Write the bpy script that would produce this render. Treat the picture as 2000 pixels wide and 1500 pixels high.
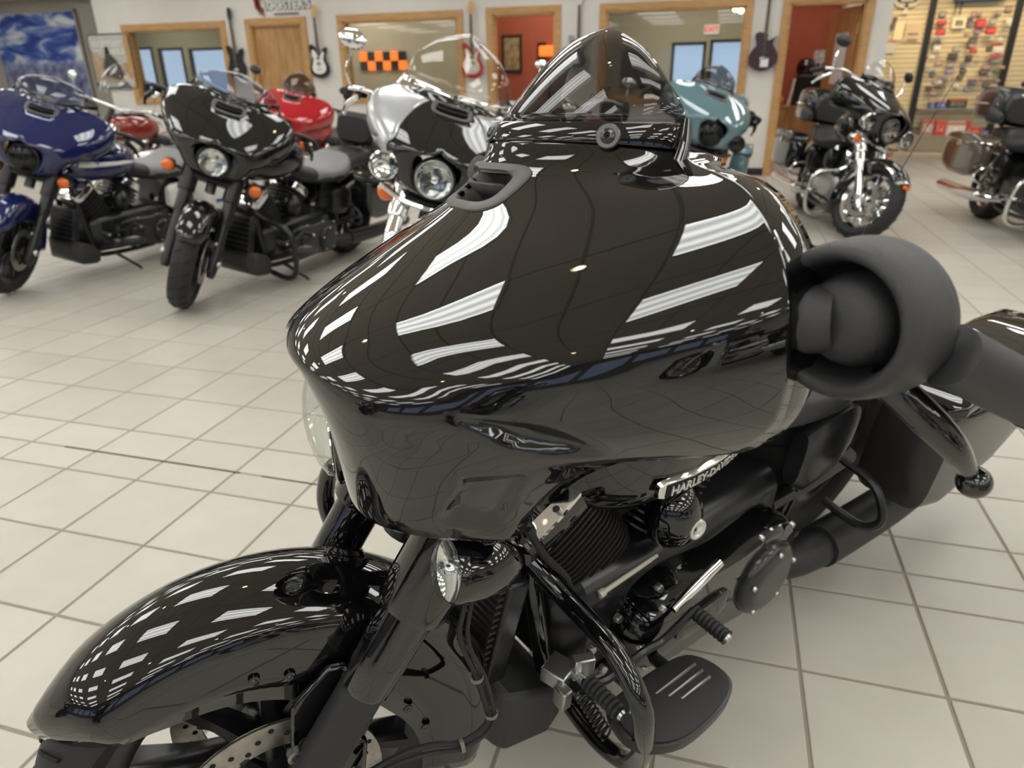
import bpy, bmesh, math, random
import numpy as np
from mathutils import Matrix, Vector
from math import sin, cos, pi, radians as rad
random.seed(7)
for o in list(bpy.data.objects): bpy.data.objects.remove(o)
SC = bpy.context.scene
COL = SC.collection
# ------------------------------------------------------------------ camera, sky, exposure
YAW = 0.283544                                     # the room's axes against the camera's heading
def RZ(a): return Matrix.Rotation(a, 4, 'Z')
def RX(a): return Matrix.Rotation(a, 4, 'X')
def T(x, y, z): return Matrix.Translation((x, y, z))
CAM_H = 1.26788
cd = bpy.data.cameras.new('camera'); cam = bpy.data.objects.new('camera', cd); COL.objects.link(cam)
cam.matrix_world = T(0, 0, CAM_H) @ RZ(YAW) @ RX(pi/2 - rad(23.51989)) @ RZ(rad(-0.86325))
cd.sensor_width = 36.0; cd.lens = 1363.573/2000*36.0; cd.clip_start = 0.02; cd.clip_end = 200
cd.dof.use_dof = True; cd.dof.focus_distance = 0.95; cd.dof.aperture_fstop = 5.0
SC.camera = cam
vs = SC.view_settings
vs.view_transform = 'Standard'; vs.look = 'None'; vs.gamma = 1; vs.use_curve_mapping = False
vs.exposure = 0.0
W = bpy.data.worlds.new('dusk_sky'); SC.world = W; W.use_nodes = True
wn = W.node_tree; wb = wn.nodes['Background']
tc = wn.nodes.new('ShaderNodeTexCoord'); sx = wn.nodes.new('ShaderNodeSeparateXYZ'); cr = wn.nodes.new('ShaderNodeValToRGB')
wn.links.new(tc.outputs['Generated'], sx.inputs[0]); wn.links.new(sx.outputs[2], cr.inputs[0]); wn.links.new(cr.outputs[0], wb.inputs[0])
e = cr.color_ramp.elements
e[0].position = 0.0; e[0].color = (0.55, 0.72, 1.0, 1); e[1].position = 0.6; e[1].color = (0.10, 0.26, 0.80, 1)
wb.inputs[1].default_value = 0.9
LIGHT = 6.8                                        # radiance of the ceiling panels
# ------------------------------------------------------------------ materials
MATS = {}
def nd(nt, t, **k):
    n = nt.nodes.new(t)
    for a, b in k.items(): setattr(n, a, b)
    return n
def mat(name, col=(.5, .5, .5), rough=.5, metal=0., spec=.5, coat=0., emit=0., noise=0., scale=8., bump=0., bscale=40., ior=None, ecol=None):
    if name in MATS: return MATS[name]
    m = bpy.data.materials.new(name); m.use_nodes = True; nt = m.node_tree; b = nt.nodes['Principled BSDF']
    b.inputs['Base Color'].default_value = (*col, 1); b.inputs['Roughness'].default_value = rough
    b.inputs['Metallic'].default_value = metal; b.inputs['Specular IOR Level'].default_value = spec
    b.inputs['Coat Weight'].default_value = coat; b.inputs['Coat Roughness'].default_value = .02
    if ior: b.inputs['IOR'].default_value = ior
    if emit: b.inputs['Emission Color'].default_value = (*(ecol or col), 1); b.inputs['Emission Strength'].default_value = emit
    if noise:
        tcd = nd(nt, 'ShaderNodeTexCoord'); nz = nd(nt, 'ShaderNodeTexNoise'); nz.inputs['Scale'].default_value = scale; nz.inputs['Detail'].default_value = 6
        rp = nd(nt, 'ShaderNodeValToRGB'); c0 = [max(0, c*(1-noise)) for c in col]; c1 = [min(1, c*(1+noise)) for c in col]
        rp.color_ramp.elements[0].position = .3; rp.color_ramp.elements[1].position = .7
        rp.color_ramp.elements[0].color = (*c0, 1); rp.color_ramp.elements[1].color = (*c1, 1)
        nt.links.new(tcd.outputs['Object'], nz.inputs['Vector']); nt.links.new(nz.outputs[0], rp.inputs[0]); nt.links.new(rp.outputs[0], b.inputs['Base Color'])
    if bump:
        tcd = nd(nt, 'ShaderNodeTexCoord'); nz = nd(nt, 'ShaderNodeTexNoise'); nz.inputs['Scale'].default_value = bscale; nz.inputs['Detail'].default_value = 3
        bp = nd(nt, 'ShaderNodeBump'); bp.inputs['Strength'].default_value = bump; bp.inputs['Distance'].default_value = .002
        nt.links.new(tcd.outputs['Object'], nz.inputs['Vector']); nt.links.new(nz.outputs[0], bp.inputs['Height']); nt.links.new(bp.outputs[0], b.inputs['Normal'])
    MATS[name] = m; return m
def glass(name, tint, rough=.0, refl=1.5):
    if name in MATS: return MATS[name]
    m = bpy.data.materials.new(name); m.use_nodes = True; nt = m.node_tree; nt.nodes.clear()
    o = nd(nt, 'ShaderNodeOutputMaterial'); tr = nd(nt, 'ShaderNodeBsdfTransparent'); gl = nd(nt, 'ShaderNodeBsdfGlossy')
    lw = nd(nt, 'ShaderNodeLayerWeight'); lw.inputs[0].default_value = .5; pw = nd(nt, 'ShaderNodeMath', operation='POWER'); pw.inputs[1].default_value = 5
    f0 = ((refl-1)/(refl+1))**2; ma = nd(nt, 'ShaderNodeMath', operation='MULTIPLY_ADD'); ma.inputs[1].default_value = 1-f0; ma.inputs[2].default_value = f0; mx = nd(nt, 'ShaderNodeMixShader')
    nt.links.new(lw.outputs['Facing'], pw.inputs[0]); nt.links.new(pw.outputs[0], ma.inputs[0])
    tr.inputs[0].default_value = (*tint, 1); gl.inputs[1].default_value = rough
    nt.links.new(ma.outputs[0], mx.inputs[0]); nt.links.new(tr.outputs[0], mx.inputs[1]); nt.links.new(gl.outputs[0], mx.inputs[2]); nt.links.new(mx.outputs[0], o.inputs[0])
    MATS[name] = m; return m
def woodmat(name, c0, c1, sc=(1, 1, 14), rough=.4):
    if name in MATS: return MATS[name]
    m = mat(name, c0, rough); nt = m.node_tree; b = nt.nodes['Principled BSDF']
    tcd = nd(nt, 'ShaderNodeTexCoord'); mp = nd(nt, 'ShaderNodeMapping'); mp.inputs['Scale'].default_value = sc
    nz = nd(nt, 'ShaderNodeTexNoise'); nz.inputs['Scale'].default_value = 5; nz.inputs['Detail'].default_value = 8; nz.inputs['Distortion'].default_value = .6
    rp = nd(nt, 'ShaderNodeValToRGB'); rp.color_ramp.elements[0].color = (*c0, 1); rp.color_ramp.elements[1].color = (*c1, 1)
    rp.color_ramp.elements[0].position = .35; rp.color_ramp.elements[1].position = .65
    nt.links.new(tcd.outputs['Object'], mp.inputs[0]); nt.links.new(mp.outputs[0], nz.inputs['Vector']); nt.links.new(nz.outputs[0], rp.inputs[0]); nt.links.new(rp.outputs[0], b.inputs['Base Color'])
    return m
def tilemat():
    m = mat('porcelain_tile', (.53, .495, .43), .32, spec=.35); nt = m.node_tree; b = nt.nodes['Principled BSDF']
    tcd = nd(nt, 'ShaderNodeTexCoord'); geo = nd(nt, 'ShaderNodeNewGeometry'); oi = nd(nt, 'ShaderNodeObjectInfo')
    nz = nd(nt, 'ShaderNodeTexNoise'); nz.inputs['Scale'].default_value = 9; nz.inputs['Detail'].default_value = 8
    ad = nd(nt, 'ShaderNodeMath', operation='ADD'); ml = nd(nt, 'ShaderNodeMath', operation='MULTIPLY_ADD'); ml.inputs[1].default_value = .55; 
    fr = nd(nt, 'ShaderNodeMath', operation='FRACT')
    nt.links.new(geo.outputs['Position'], nz.inputs['Vector'])
    nt.links.new(geo.outputs['Random Per Island'], ad.inputs[0]); nt.links.new(oi.outputs['Random'], ad.inputs[1]); nt.links.new(ad.outputs[0], fr.inputs[0])
    nt.links.new(nz.outputs[0], ml.inputs[0]); 
    m2 = nd(nt, 'ShaderNodeMath', operation='MULTIPLY'); m2.inputs[1].default_value = .35; nt.links.new(fr.outputs[0], m2.inputs[0]); nt.links.new(m2.outputs[0], ml.inputs[2])
    rp = nd(nt, 'ShaderNodeValToRGB'); rp.color_ramp.elements[0].color = (.475, .447, .39, 1); rp.color_ramp.elements[1].color = (.555, .53, .465, 1)
    rp.color_ramp.elements[0].position = .15; rp.color_ramp.elements[1].position = .75
    nt.links.new(ml.outputs[0], rp.inputs[0]); nt.links.new(rp.outputs[0], b.inputs['Base Color'])
    return m
GB = mat('gloss_black_paint', (.0035, .0033, .0035), .02, spec=.8, coat=.25)
BK = mat('satin_black', (.012, .012, .013), .28)
MB_ = mat('matte_black', (.018, .018, .019), .55, bump=.15, bscale=300)
PL = mat('textured_black_plastic', (.034, .034, .035), .42, bump=.5, bscale=900)
RU = mat('rubber', (.014, .014, .015), .62)
CH = mat('chrome', (.86, .86, .86), .06, metal=1)
AL = mat('cast_aluminium', (.55, .55, .54), .3, metal=1)
ST = mat('brushed_steel', (.42, .40, .37), .32, metal=1, noise=.2, scale=60)
LE = mat('black_leather', (.022, .022, .024), .45, bump=.2, bscale=120)
LG = mat('grey_leather', (.20, .20, .21), .5, bump=.2, bscale=120)
SMOKE = glass('smoked_acrylic', (.46, .445, .44))
CLEAR = glass('clear_glass', (.97, .98, .975))
TINTC = glass('lightly_tinted_acrylic', (.93, .93, .91))
LENS = glass('lens_glass', (.90, .93, .91), 0, 1.6)
AMB = mat('amber_lens', (.80, .16, .02), .15, coat=.6)
REDL = mat('red_lens', (.45, .01, .01), .1, coat=.6)
WHT = mat('white_paint', (.80, .79, .74), .15, coat=.5)
DK = mat('dark_recess', (.004, .004, .004), .8)
# ------------------------------------------------------------------ geometry
def spl(P, n, closed=False):
    P = np.asarray(P, float); m = len(P)
    if m < 3 and not closed: return np.array([P[0]+(P[-1]-P[0])*t for t in np.linspace(0, 1, n)])
    out = []; segs = m if closed else m-1
    ts = np.linspace(0, segs, n, endpoint=not closed)
    for t in ts:
        i = min(int(t), segs-1); u = t-i
        if closed: a, b, c, d = P[(i-1) % m], P[i % m], P[(i+1) % m], P[(i+2) % m]
        else:
            b, c = P[i], P[i+1]; a = P[i-1] if i > 0 else 2*b-c; d = P[i+2] if i+2 < m else 2*c-b
        out.append(.5*((2*b)+(c-a)*u+(2*a-5*b+4*c-d)*u*u+(-a+3*b-3*c+d)*u**3))
    return np.array(out)
def basis(ax):
    a = Vector(ax).normalized(); h = Vector((0, 0, 1)) if abs(a.z) < .9 else Vector((1, 0, 0))
    u = h.cross(a).normalized(); return u, a.cross(u), a
class G:
    def __init__(s): s.v = []; s.f = []
    def add(s, v, f):
        o = len(s.v); s.v += [tuple(float(c) for c in p) for p in v]; s.f += [tuple(i+o for i in q) for q in f]; return s
    def merge(s, g): return s.add(g.v, g.f)
    def box(s, c, d, M=None):
        x, y, z = [q/2 for q in d]; v = [(i, j, k) for i in (-x, x) for j in (-y, y) for k in (-z, z)]
        v = [(M @ Vector(p) if M else Vector(p))+Vector(c) for p in v]
        return s.add(v, [(0, 1, 3, 2), (4, 6, 7, 5), (0, 4, 5, 1), (2, 3, 7, 6), (0, 2, 6, 4), (1, 5, 7, 3)])
    def grid(s, P, closed=False):
        n, m = len(P), len(P[0]); v = [p for r in P for p in r]; f = []
        for i in range(n-1):
            for j in range(m if closed else m-1):
                k = (j+1) % m; f.append((i*m+j, i*m+k, (i+1)*m+k, (i+1)*m+j))
        return s.add(v, f)
    def loft(s, R, caps=True, loop=False):
        n, m = len(R), len(R[0]); v = [p for r in R for p in r]; f = []
        for i in range(n if loop else n-1):
            q = (i+1) % n
            for j in range(m): k = (j+1) % m; f.append((i*m+j, i*m+k, q*m+k, q*m+j))
        if caps and not loop: f += [tuple(range(m))[::-1], tuple((n-1)*m+j for j in range(m))]
        return s.add(v, f)
    def tube(s, P, r, seg=8, n=None, closed=False, caps=True):
        if n: P = spl(P, n, closed)
        P = [Vector(p) for p in P]; m = len(P); rr = r if hasattr(r, '__len__') else [r]*m
        if len(rr) != m: rr = np.interp(np.linspace(0, 1, m), np.linspace(0, 1, len(rr)), rr)
        R = []; u = None
        for i in range(m):
            if closed: t = P[(i+1) % m]-P[i-1]
            else: t = P[min(i+1, m-1)]-P[max(i-1, 0)]
            if t.length < 1e-9: t = Vector((0, 0, 1))
            t.normalize()
            if u is None: u, w, _ = basis(t)
            else:
                u = (u-t*u.dot(t)); u = u.normalized() if u.length > 1e-6 else basis(t)[0]; w = t.cross(u)
            R.append([P[i]+(u*cos(a)+w*sin(a))*float(rr[i]) for a in [2*pi*k/seg for k in range(seg)]])
        return s.loft(R, caps and not closed, closed)
    def lathe(s, prof, o=(0, 0, 0), ax=(0, 0, 1), seg=24, caps=False, sc=(1, 1)):
        u, w, a = basis(ax); o = Vector(o)
        R = [[o+a*h+(u*cos(t)*sc[0]+w*sin(t)*sc[1])*max(r, 1e-5) for t in [2*pi*k/seg for k in range(seg)]] for r, h in prof]
        return s.loft(R, caps)
    def cyl(s, a, b, r, seg=14, r2=None):
        a = Vector(a); b = Vector(b); u, w, d = basis(b-a); r2 = r if r2 is None else r2
        return s.loft([[p+(u*cos(t)+w*sin(t))*q for t in [2*pi*k/seg for k in range(seg)]] for p, q in ((a, r), (b, r2))])
    def prism(s, O, ex, ey, pts, d):
        O = Vector(O); ex = Vector(ex); ey = Vector(ey); d = Vector(d); n = len(pts)
        v = [O+ex*x+ey*y for x, y in pts]; v += [p+d for p in v]
        return s.add(v, [tuple(range(n))[::-1], tuple(range(n, 2*n))]+[(i, (i+1) % n, n+(i+1) % n, n+i) for i in range(n)])
    def ball(s, c, r, seg=12, sc=(1, 1, 1)):
        n = seg//2; R = [[(c[0]+r*sc[0]*sin(pi*i/n)*cos(2*pi*k/seg), c[1]+r*sc[1]*sin(pi*i/n)*sin(2*pi*k/seg), c[2]+r*sc[2]*cos(pi*i/n)) for k in range(seg)] for i in range(n+1)]
        return s.loft(R, False)
    def xf(s, M): s.v = [tuple(M @ Vector(p)) for p in s.v]; return s
    def mir(s): s.v = [(x, -y, z) for x, y, z in s.v]; s.f = [q[::-1] for q in s.f]; return s
def secloft(secs, n=20, axis='x'):
    """rings of superellipses: (x, yc, z0, z1, halfwidth, power)"""
    R = []
    for x, yc, z0, z1, hw, p in secs:
        zc, hh = (z0+z1)/2, (z1-z0)/2; r = []
        for k in range(n):
            t = 2*pi*k/n; c, q = cos(t), sin(t)
            r.append((x, yc+hw*math.copysign(abs(c)**p, c), zc+hh*math.copysign(abs(q)**p, q)))
        R.append(r)
    return R
def put(name, g, m, parent=None, xf=None, smooth=True, bevel=0, bseg=2, sub=0, solid=0, ang=40, kind=None, label=None, cat=None, group=None, weld=0, loc=None, rot=None, sharp=None):
    if xf is not None: g.xf(xf)
    me = bpy.data.meshes.new(name); me.from_pydata(g.v, [], g.f)
    bm = bmesh.new(); bm.from_mesh(me)
    if weld: bmesh.ops.remove_doubles(bm, verts=bm.verts, dist=weld)
    bmesh.ops.recalc_face_normals(bm, faces=bm.faces)
    if sharp is not None or (smooth and ang < 180):
        lim = rad(ang)
        for ed in bm.edges:
            if len(ed.link_faces) == 2 and ed.calc_face_angle(0) > lim: ed.smooth = False
    for fc in bm.faces: fc.smooth = smooth
    bm.to_mesh(me); bm.free()
    o = bpy.data.objects.new(name, me); COL.objects.link(o); me.materials.append(m)
    if parent: o.parent = parent
    if loc: o.location = loc
    if rot: o.rotation_euler = rot
    if solid: md = o.modifiers.new('thick', 'SOLIDIFY'); md.thickness = solid; md.offset = -1
    if bevel: md = o.modifiers.new('bevel', 'BEVEL'); md.width = bevel; md.segments = bseg; md.limit_method = 'ANGLE'; md.angle_limit = rad(35); md.harden_normals = False
    if sub: md = o.modifiers.new('sub', 'SUBSURF'); md.levels = sub; md.render_levels = sub
    if kind: o['kind'] = kind
    if label: o['label'] = label
    if cat: o['category'] = cat
    if group: o['group'] = group
    return o
def thing(name, label, cat, M=None, group=None):
    o = bpy.data.objects.new(name, None); COL.objects.link(o); o.empty_display_size = .1
    if M is not None: o.matrix_world = M
    o['label'] = label; o['category'] = cat
    if group: o['group'] = group
    return o
def textgeo(s, size, depth=.002, align='CENTER', bold=0.):
    c = bpy.data.curves.new('t', 'FONT'); c.body = s; c.size = size; c.extrude = depth; c.align_x = align; c.align_y = 'CENTER'; c.offset = bold; c.resolution_u = 3
    o = bpy.data.objects.new('t', c); COL.objects.link(o); dg = bpy.context.evaluated_depsgraph_get()
    me = o.evaluated_get(dg).to_mesh(); g = G().add([v.co[:] for v in me.vertices], [tuple(p.vertices) for p in me.polygons])
    o.evaluated_get(dg).to_mesh_clear(); bpy.data.objects.remove(o); bpy.data.curves.remove(c); return g
def dup(o, parent=None, label=None, loc=None):
    c = o.copy(); COL.objects.link(c)
    if parent: c.parent = parent
    if label: c['label'] = label
    if loc is not None: c.location = loc
    for ch in list(o.children): dup(ch, c)
    return c
def col(c): return mat('paint_%02x%02x%02x' % tuple(int(255*min(1, q)) for q in c), c, .5)
# ------------------------------------------------------------------ room shell (x along the back wall, y away from the camera)
WV = 10.643; CE = 3.15
wallm = mat('wall_paint', (.66, .635, .59), .75, noise=.03, scale=3)
wallr = mat('red_office_wall', (.42, .10, .05), .7, noise=.05, scale=4)
wallb = mat('beige_office_wall', (.52, .47, .37), .75, noise=.04, scale=3)
walld = mat('wall_paint_in_shade', (.36, .33, .29), .8, noise=.05, scale=3)  # darker wall tone, the recess's shade put into its colour
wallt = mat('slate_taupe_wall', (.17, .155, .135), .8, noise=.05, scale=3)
oak = woodmat('honey_oak', (.40, .215, .075), (.55, .32, .13))
oakd = woodmat('oak_veneer', (.33, .17, .06), (.46, .26, .10), (3, 3, .6))
ceilm = mat('ceiling_tile', (.72, .68, .62), .9, noise=.03, scale=30)
grout = mat('grout', (.30, .26, .21), .9)
tm = tilemat()
def S_(name, g, m, parent=None, **k):
    return put(name, g, m, parent, smooth=False, kind=None if parent else 'structure', **k)
# floor: a grout bed with single tiles on it
X0, X1, Y0, Y1 = -14.5, 9.8, -9.8, 15.2
floor = S_('floor', G().box(((X0+X1)/2, (Y0+Y1)/2, -.06), (X1-X0, Y1-Y0, .114)), grout)
TS = .308; u0 = -1.8645; v0 = 2.594
vl = [v0-2*TS, v0-2*TS-.5768*TS, v0-2*TS-1.0178*TS]
vlines = [v0+k*TS for k in range(int((Y1-v0)/TS), -2, -1)]+vl[0:1]+vl[1:]
vlines += [vl[-1]-k*TS for k in range(1, int((vl[-1]-Y0)/TS)+1)]
ulines = [u0+k*TS for k in range(int((X0-u0)/TS), int((X1-u0)/TS)+1)]
vlines = sorted(set(round(v, 4) for v in vlines))
GAP = .0045
def tileg(a, b, c, d, g):
    bv = .002
    lo = [(a, c), (b, c), (b, d), (a, d)]; hi = [(a+bv, c+bv), (b-bv, c+bv), (b-bv, d-bv), (a+bv, d-bv)]
    return g.add([(x, y, -.0035) for x, y in lo]+[(x, y, -.0012) for x, y in lo]+[(x, y, 0) for x, y in hi], [(8, 9, 10, 11)]+[(i, (i+1) % 4, 4+(i+1) % 4, 4+i) for i in range(4)]+[(4+i, 4+(i+1) % 4, 8+(i+1) % 4, 8+i) for i in range(4)])
cinv = cam.matrix_world.inverted()
cells = []
for i in range(len(vlines)-1):
    for j in range(len(ulines)-1):
        a, b, c, d = ulines[j]+GAP, ulines[j+1]-GAP, vlines[i]+GAP, vlines[i+1]-GAP
        if d-c < .03: continue
        p = cinv @ Vector(((a+b)/2, (c+d)/2, 0)); f = 1363.6
        vis = p.z < -.3 and abs(p.x/p.z)*f < 1060 and abs(p.y/p.z)*f < 800
        cells.append((not vis, p.length, a, b, c, d))
cells.sort(); shared = {}
for k, (nv, _, a, b, c, d) in enumerate(cells[:300]):
    key = (round(b-a, 3), round(d-c, 3))
    if key not in shared:
        o = S_('floor_tile', tileg(-(b-a)/2, (b-a)/2, -(d-c)/2, (d-c)/2, G()), tm, floor, loc=((a+b)/2, (c+d)/2, 0)); shared[key] = o
    else:
        o = shared[key].copy(); COL.objects.link(o); o.location = ((a+b)/2, (c+d)/2, 0)
g = G()
for nv, _, a, b, c, d in cells[300:]: tileg(a, b, c, d, g)
o = S_('floor_tile_field', g, tm, floor); o['kind'] = 'stuff'
o = S_('joint_stain', G().box((-1.93, vl[1], -.0019), (.78, .009, .003)).box((-1.2, vl[1], -.0022), (.5, .007, .003)), mat('stained_grout', (.06, .045, .03), .9), floor)
def wallboxes(axis, at, th, a0, a1, z0, z1, holes):
    """wall along 'x' at y=at (or along 'y' at x=at) with rectangular holes (a0,a1,z0,z1)"""
    g = G(); cuts = sorted(set([a0, a1]+[h[0] for h in holes]+[h[1] for h in holes]))
    for p, q in zip(cuts, cuts[1:]):
        zs = [z0]; hs = sorted([h for h in holes if h[0] <= p+1e-6 and h[1] >= q-1e-6], key=lambda h: h[2])
        for h in hs: zs += [h[2], h[3]]
        zs.append(z1)
        for k in range(0, len(zs), 2):
            if zs[k+1]-zs[k] > .005:
                c, d = (p+q)/2, q-p; zc, dz = (zs[k]+zs[k+1])/2, zs[k+1]-zs[k]
                g.box((c, at+th/2, zc) if axis == 'x' else (at+th/2, c, zc), (d, th, dz) if axis == 'x' else (th, d, dz))
    return g
w1, w2, w3 = (-9.63, -7.81, 1.07, 2.10), (-5.67, -3.84, 1.06, 2.11), (-1.69, .13, 1.03, 2.11)
d1, d2, d3 = (-7.27, -6.37, 0, 2.11), (-3.31, -2.40, 0, 2.12), (.66, 1.56, 0, 2.11)
S_('wall_back', wallboxes('x', WV, .14, -10.21, 1.86, 0, CE, [w1, w2, w3, d1, d2, d3]), wallm)
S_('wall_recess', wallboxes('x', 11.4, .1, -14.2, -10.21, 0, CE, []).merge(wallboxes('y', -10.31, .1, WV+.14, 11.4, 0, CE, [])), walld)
S_('wall_left', wallboxes('y', -14.3, .1, -9.6, 14.5, 0, CE, []), wallm)
S_('wall_right', wallboxes('y', 9.5, .1, -9.6, 15, 0, CE, []), wallm)
S_('wall_passage', wallboxes('y', 1.76, .1, WV+.14, 15, 0, CE, []), wallm)
S_('wall_far', wallboxes('x', 14.92, .1, 1.86, 9.5, 0, CE, []), wallb)
rw = [(-11.2+2.1*k, -9.35+2.1*k, .85, 2.35) for k in range(9)]
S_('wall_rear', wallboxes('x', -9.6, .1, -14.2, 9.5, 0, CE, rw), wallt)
ceil = S_('ceiling', G().box((-2.4, 2.7, CE+.05), (24, 24.8, .1)), ceilm)
g = G()
for k in range(41): g.box((-14+.61*k, 2.7, CE-.003), (.024, 24.4, .008))
for k in range(21): g.box((-2.4, -9.4+1.22*k, CE-.0035), (23.6, .024, .008))
o = S_('ceiling_grid', g, mat('white_tee_bar', (.42, .40, .36), .5), ceil); o['kind'] = 'stuff'
S_('trim_1', G().box((-10.7, 11.25, 2.92), (6.9, .3, .45)), walld)  # soffit over the recess, its shadow put into the dark wall colour
g = G().box((-4.2, WV-.008, .05), (12, .016, .1)); S_('baseboard_back', G().box((-8.78, WV-.008, .05), (2.84, .016, .1)).box((-4.83, WV-.008, .05), (2.86, .016, .1)).box((-.87, WV-.008, .05), (2.88, .016, .1)).box((1.75, WV-.008, .05), (.2, .016, .1)), mat('black_cove_base', (.015, .015, .016), .4))
def trimset(name, r, sill=True):
    a, b, z0, z1 = r; w = .088; y = WV-.012
    o = S_(name, G().box(((a+b)/2, y+.01, z1+w/2), (b-a+2*w, .045, w)), oak)
    for x in (a-w/2, b+w/2): S_('frame_upright', G().box((x, y+.01, (z0-(w if sill else 0)+z1)/2), (w, .045, z1-z0+(w if sill else 0))), oak, o)
    if sill: S_('frame_sill', G().box(((a+b)/2, y+.008, z0-w/2), (b-a, .05, w)), oak, o)
    g = G()
    for x in (a+.012, b-.012): g.box((x, WV+.07, (z0+z1)/2), (.024, .16, z1-z0))
    g.box(((a+b)/2, WV+.07, z1-.012), (b-a, .16, .024))
    if sill: g.box(((a+b)/2, WV+.07, z0+.012), (b-a, .16, .024))
    S_('jamb_lining', g, oak, o)
    return o
for k, r in enumerate((w1, w2, w3)):
    o = trimset('window_%d' % (k+1), r); S_('glass_pane', G().box(((r[0]+r[1])/2, WV+.06, (r[2]+r[3])/2), (r[1]-r[0]-.04, .008, r[3]-r[2]-.04)), glass('office_glass', (.95, .95, .92)), o)
o = trimset('door_1', d1, False); S_('door_leaf', G().box((-6.82, WV+.06, 1.045), (.86, .04, 2.08)), oakd, o)
S_('door_knob', G().lathe([(.001, 0), (.02, 0), (.015, .03), (.028, .045), (.024, .065), (.001, .07)], (-6.46, WV+.04, 1.0), (0, -1, 0), 12), ST, o)
o = trimset('door_2', d2, False)
o = trimset('door_3', d3, False)
M = T(1.54, WV+.13, 0) @ RZ(rad(17))
lf = S_('door_leaf', G().box((0, .44, 1.045), (.045, .88, 2.07)).xf(M), oakd, o)
S_('hinge', G().cyl((-.03, .0, 1.75), (-.03, .0, 1.87), .014, 8).cyl((-.03, .0, .25), (-.03, .0, .37), .014, 8).xf(M), mat('brass', (.6, .45, .18), .3, 1), o)
S_('notice_paper', G().box((-.03, .42, 1.47), (.006, .36, .62)).xf(M), mat('white_paper', (.72, .72, .70), .6), o)
S_('door_latch', G().lathe([(.001, 0), (.02, 0), (.015, .03), (.028, .045), (.024, .065), (.001, .07)], (-.03, .82, 1.0), (-1, 0, 0), 12).xf(M), ST, o)
# offices behind the wall
VB = 14.3
S_('wall_office_1', wallboxes('x', VB, .1, -14.2, -7.7, 0, 2.8, [(-12.95, -12.35, 1.15, 2.05), (-12.2, -11.55, 1.1, 2.02), (-11.4, -10.4, 1.05, 2.0)]).merge(wallboxes('y', -7.75, .06, WV+.14, VB, 0, 2.8, [])), mat('olive_office_wall', (.44, .42, .31), .8))
S_('wall_office_2', wallboxes('x', VB, .1, -7.7, -3.9, 0, 2.8, []).merge(wallboxes('y', -3.93, .06, WV+.14, VB, 0, 2.8, [])), wallb)
S_('wall_office_3', wallboxes('x', 12.5, .08, -3.87, -2.4, 0, 2.8, []), wallr)
S_('wall_office_4', wallboxes('x', VB, .1, -3.87, .5, 0, 2.8, [(-1.05, -.45, .95, 1.85), (-.38, .32, .95, 1.88)]).merge(wallboxes('y', -2.4, .06, WV+.14, 12.5, 0, 2.8, [])).merge(wallboxes('y', .46, .06, WV+.14, VB, 0, 2.8, [])), mat('drab_office_wall', (.50, .46, .37), .8))
S_('wall_office_5', wallboxes('x', 14.75, .08, .52, 1.76, 0, 2.8, []).merge(G().box((.535, 12.8, 1.4), (.02, 3.9, 2.8))), wallr)
S_('ceiling_office', G().box((-6.2, 12.85, 2.83), (16, 4.1, .06)), mat('office_ceiling', (.62, .60, .55), .9))
n = 4
for wall, rects in (((-12.95, -12.35, 1.15, 2.05), (-12.2, -11.55, 1.1, 2.02), (-11.4, -10.4, 1.05, 2.0)), VB+.02), (((-1.05, -.45, .95, 1.85), (-.38, .32, .95, 1.88)), VB+.02), (tuple(rw), -9.56):
    for a, b, z0, z1 in wall:
        t = .05; zc = (z0+z1)/2; y = rects; g = G()
        for x in (a+t/2, b-t/2): g.box((x, y, zc), (t, .08, z1-z0))
        for z in (z0+t/2, z1-t/2): g.box(((a+b)/2, y, z), (b-a, .08, t))
        o = S_('window_%d' % n, g, mat('bronze_frame', (.03, .026, .024), .4)); n += 1
        S_('glass_pane', G().box(((a+b)/2, y, zc), (b-a-.08, .008, z1-z0-.08)), CLEAR, o)
# ground outside and a low line of buildings, dim at dusk
S_('ground_front', G().box((-2, -40, -.2), (160, 60, .1)), mat('asphalt', (.10, .10, .11), .9))
S_('ground_back', G().box((-2, 46, -.2), (160, 60, .1)), mat('asphalt', (.10, .10, .11), .9))
# ------------------------------------------------------------------ lamps of the showroom
lensm = mat('light_diffuser', (.9, .95, .98), .5, emit=LIGHT, ecol=(1.0, 1.0, .975))
def cellmat():
    nt = lensm.node_tree; b = nt.nodes['Principled BSDF']; tcd = nd(nt, 'ShaderNodeTexCoord'); wv = nd(nt, 'ShaderNodeTexWave')
    wv.wave_type = 'BANDS'; wv.bands_direction = 'Y'; wv.inputs['Scale'].default_value = 1.65
    mp = nd(nt, 'ShaderNodeMapRange'); mp.inputs[3].default_value = LIGHT*.62; mp.inputs[4].default_value = LIGHT*1.25
    nt.links.new(tcd.outputs['Object'], wv.inputs[0]); nt.links.new(wv.outputs[1], mp.inputs[0]); nt.links.new(mp.outputs[0], b.inputs['Emission Strength'])
cellmat()
whf = mat('white_enamel', (.6, .6, .58), .4)
g = G()
for x, y, a, b in ((0, .3, 1.24, .03), (0, -.3, 1.24, .03), (.61, 0, .03, .6), (-.61, 0, .03, .6)): g.box((x, y, 0), (a, b, .03))
proto = put('ceiling_light', g, whf, None, smooth=False, label='white ceiling troffer light set in the showroom ceiling, seen in the paint', cat='ceiling light', group='troffer lights of the showroom', loc=(-12.2, -8.4, CE-.018))
put('diffuser', G().box((0, 0, 0), (1.18, .57, .012)), lensm, proto, smooth=False)
for i in range(9):
    for j in range(13):
        if i == 0 and j == 0: continue
        x, y = -12.2+2.44*i+.05, -8.4+1.62*j
        if y > 10.3 and x < 2.0: continue
        dup(proto, None, None, (x, y, CE-.018))
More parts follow.
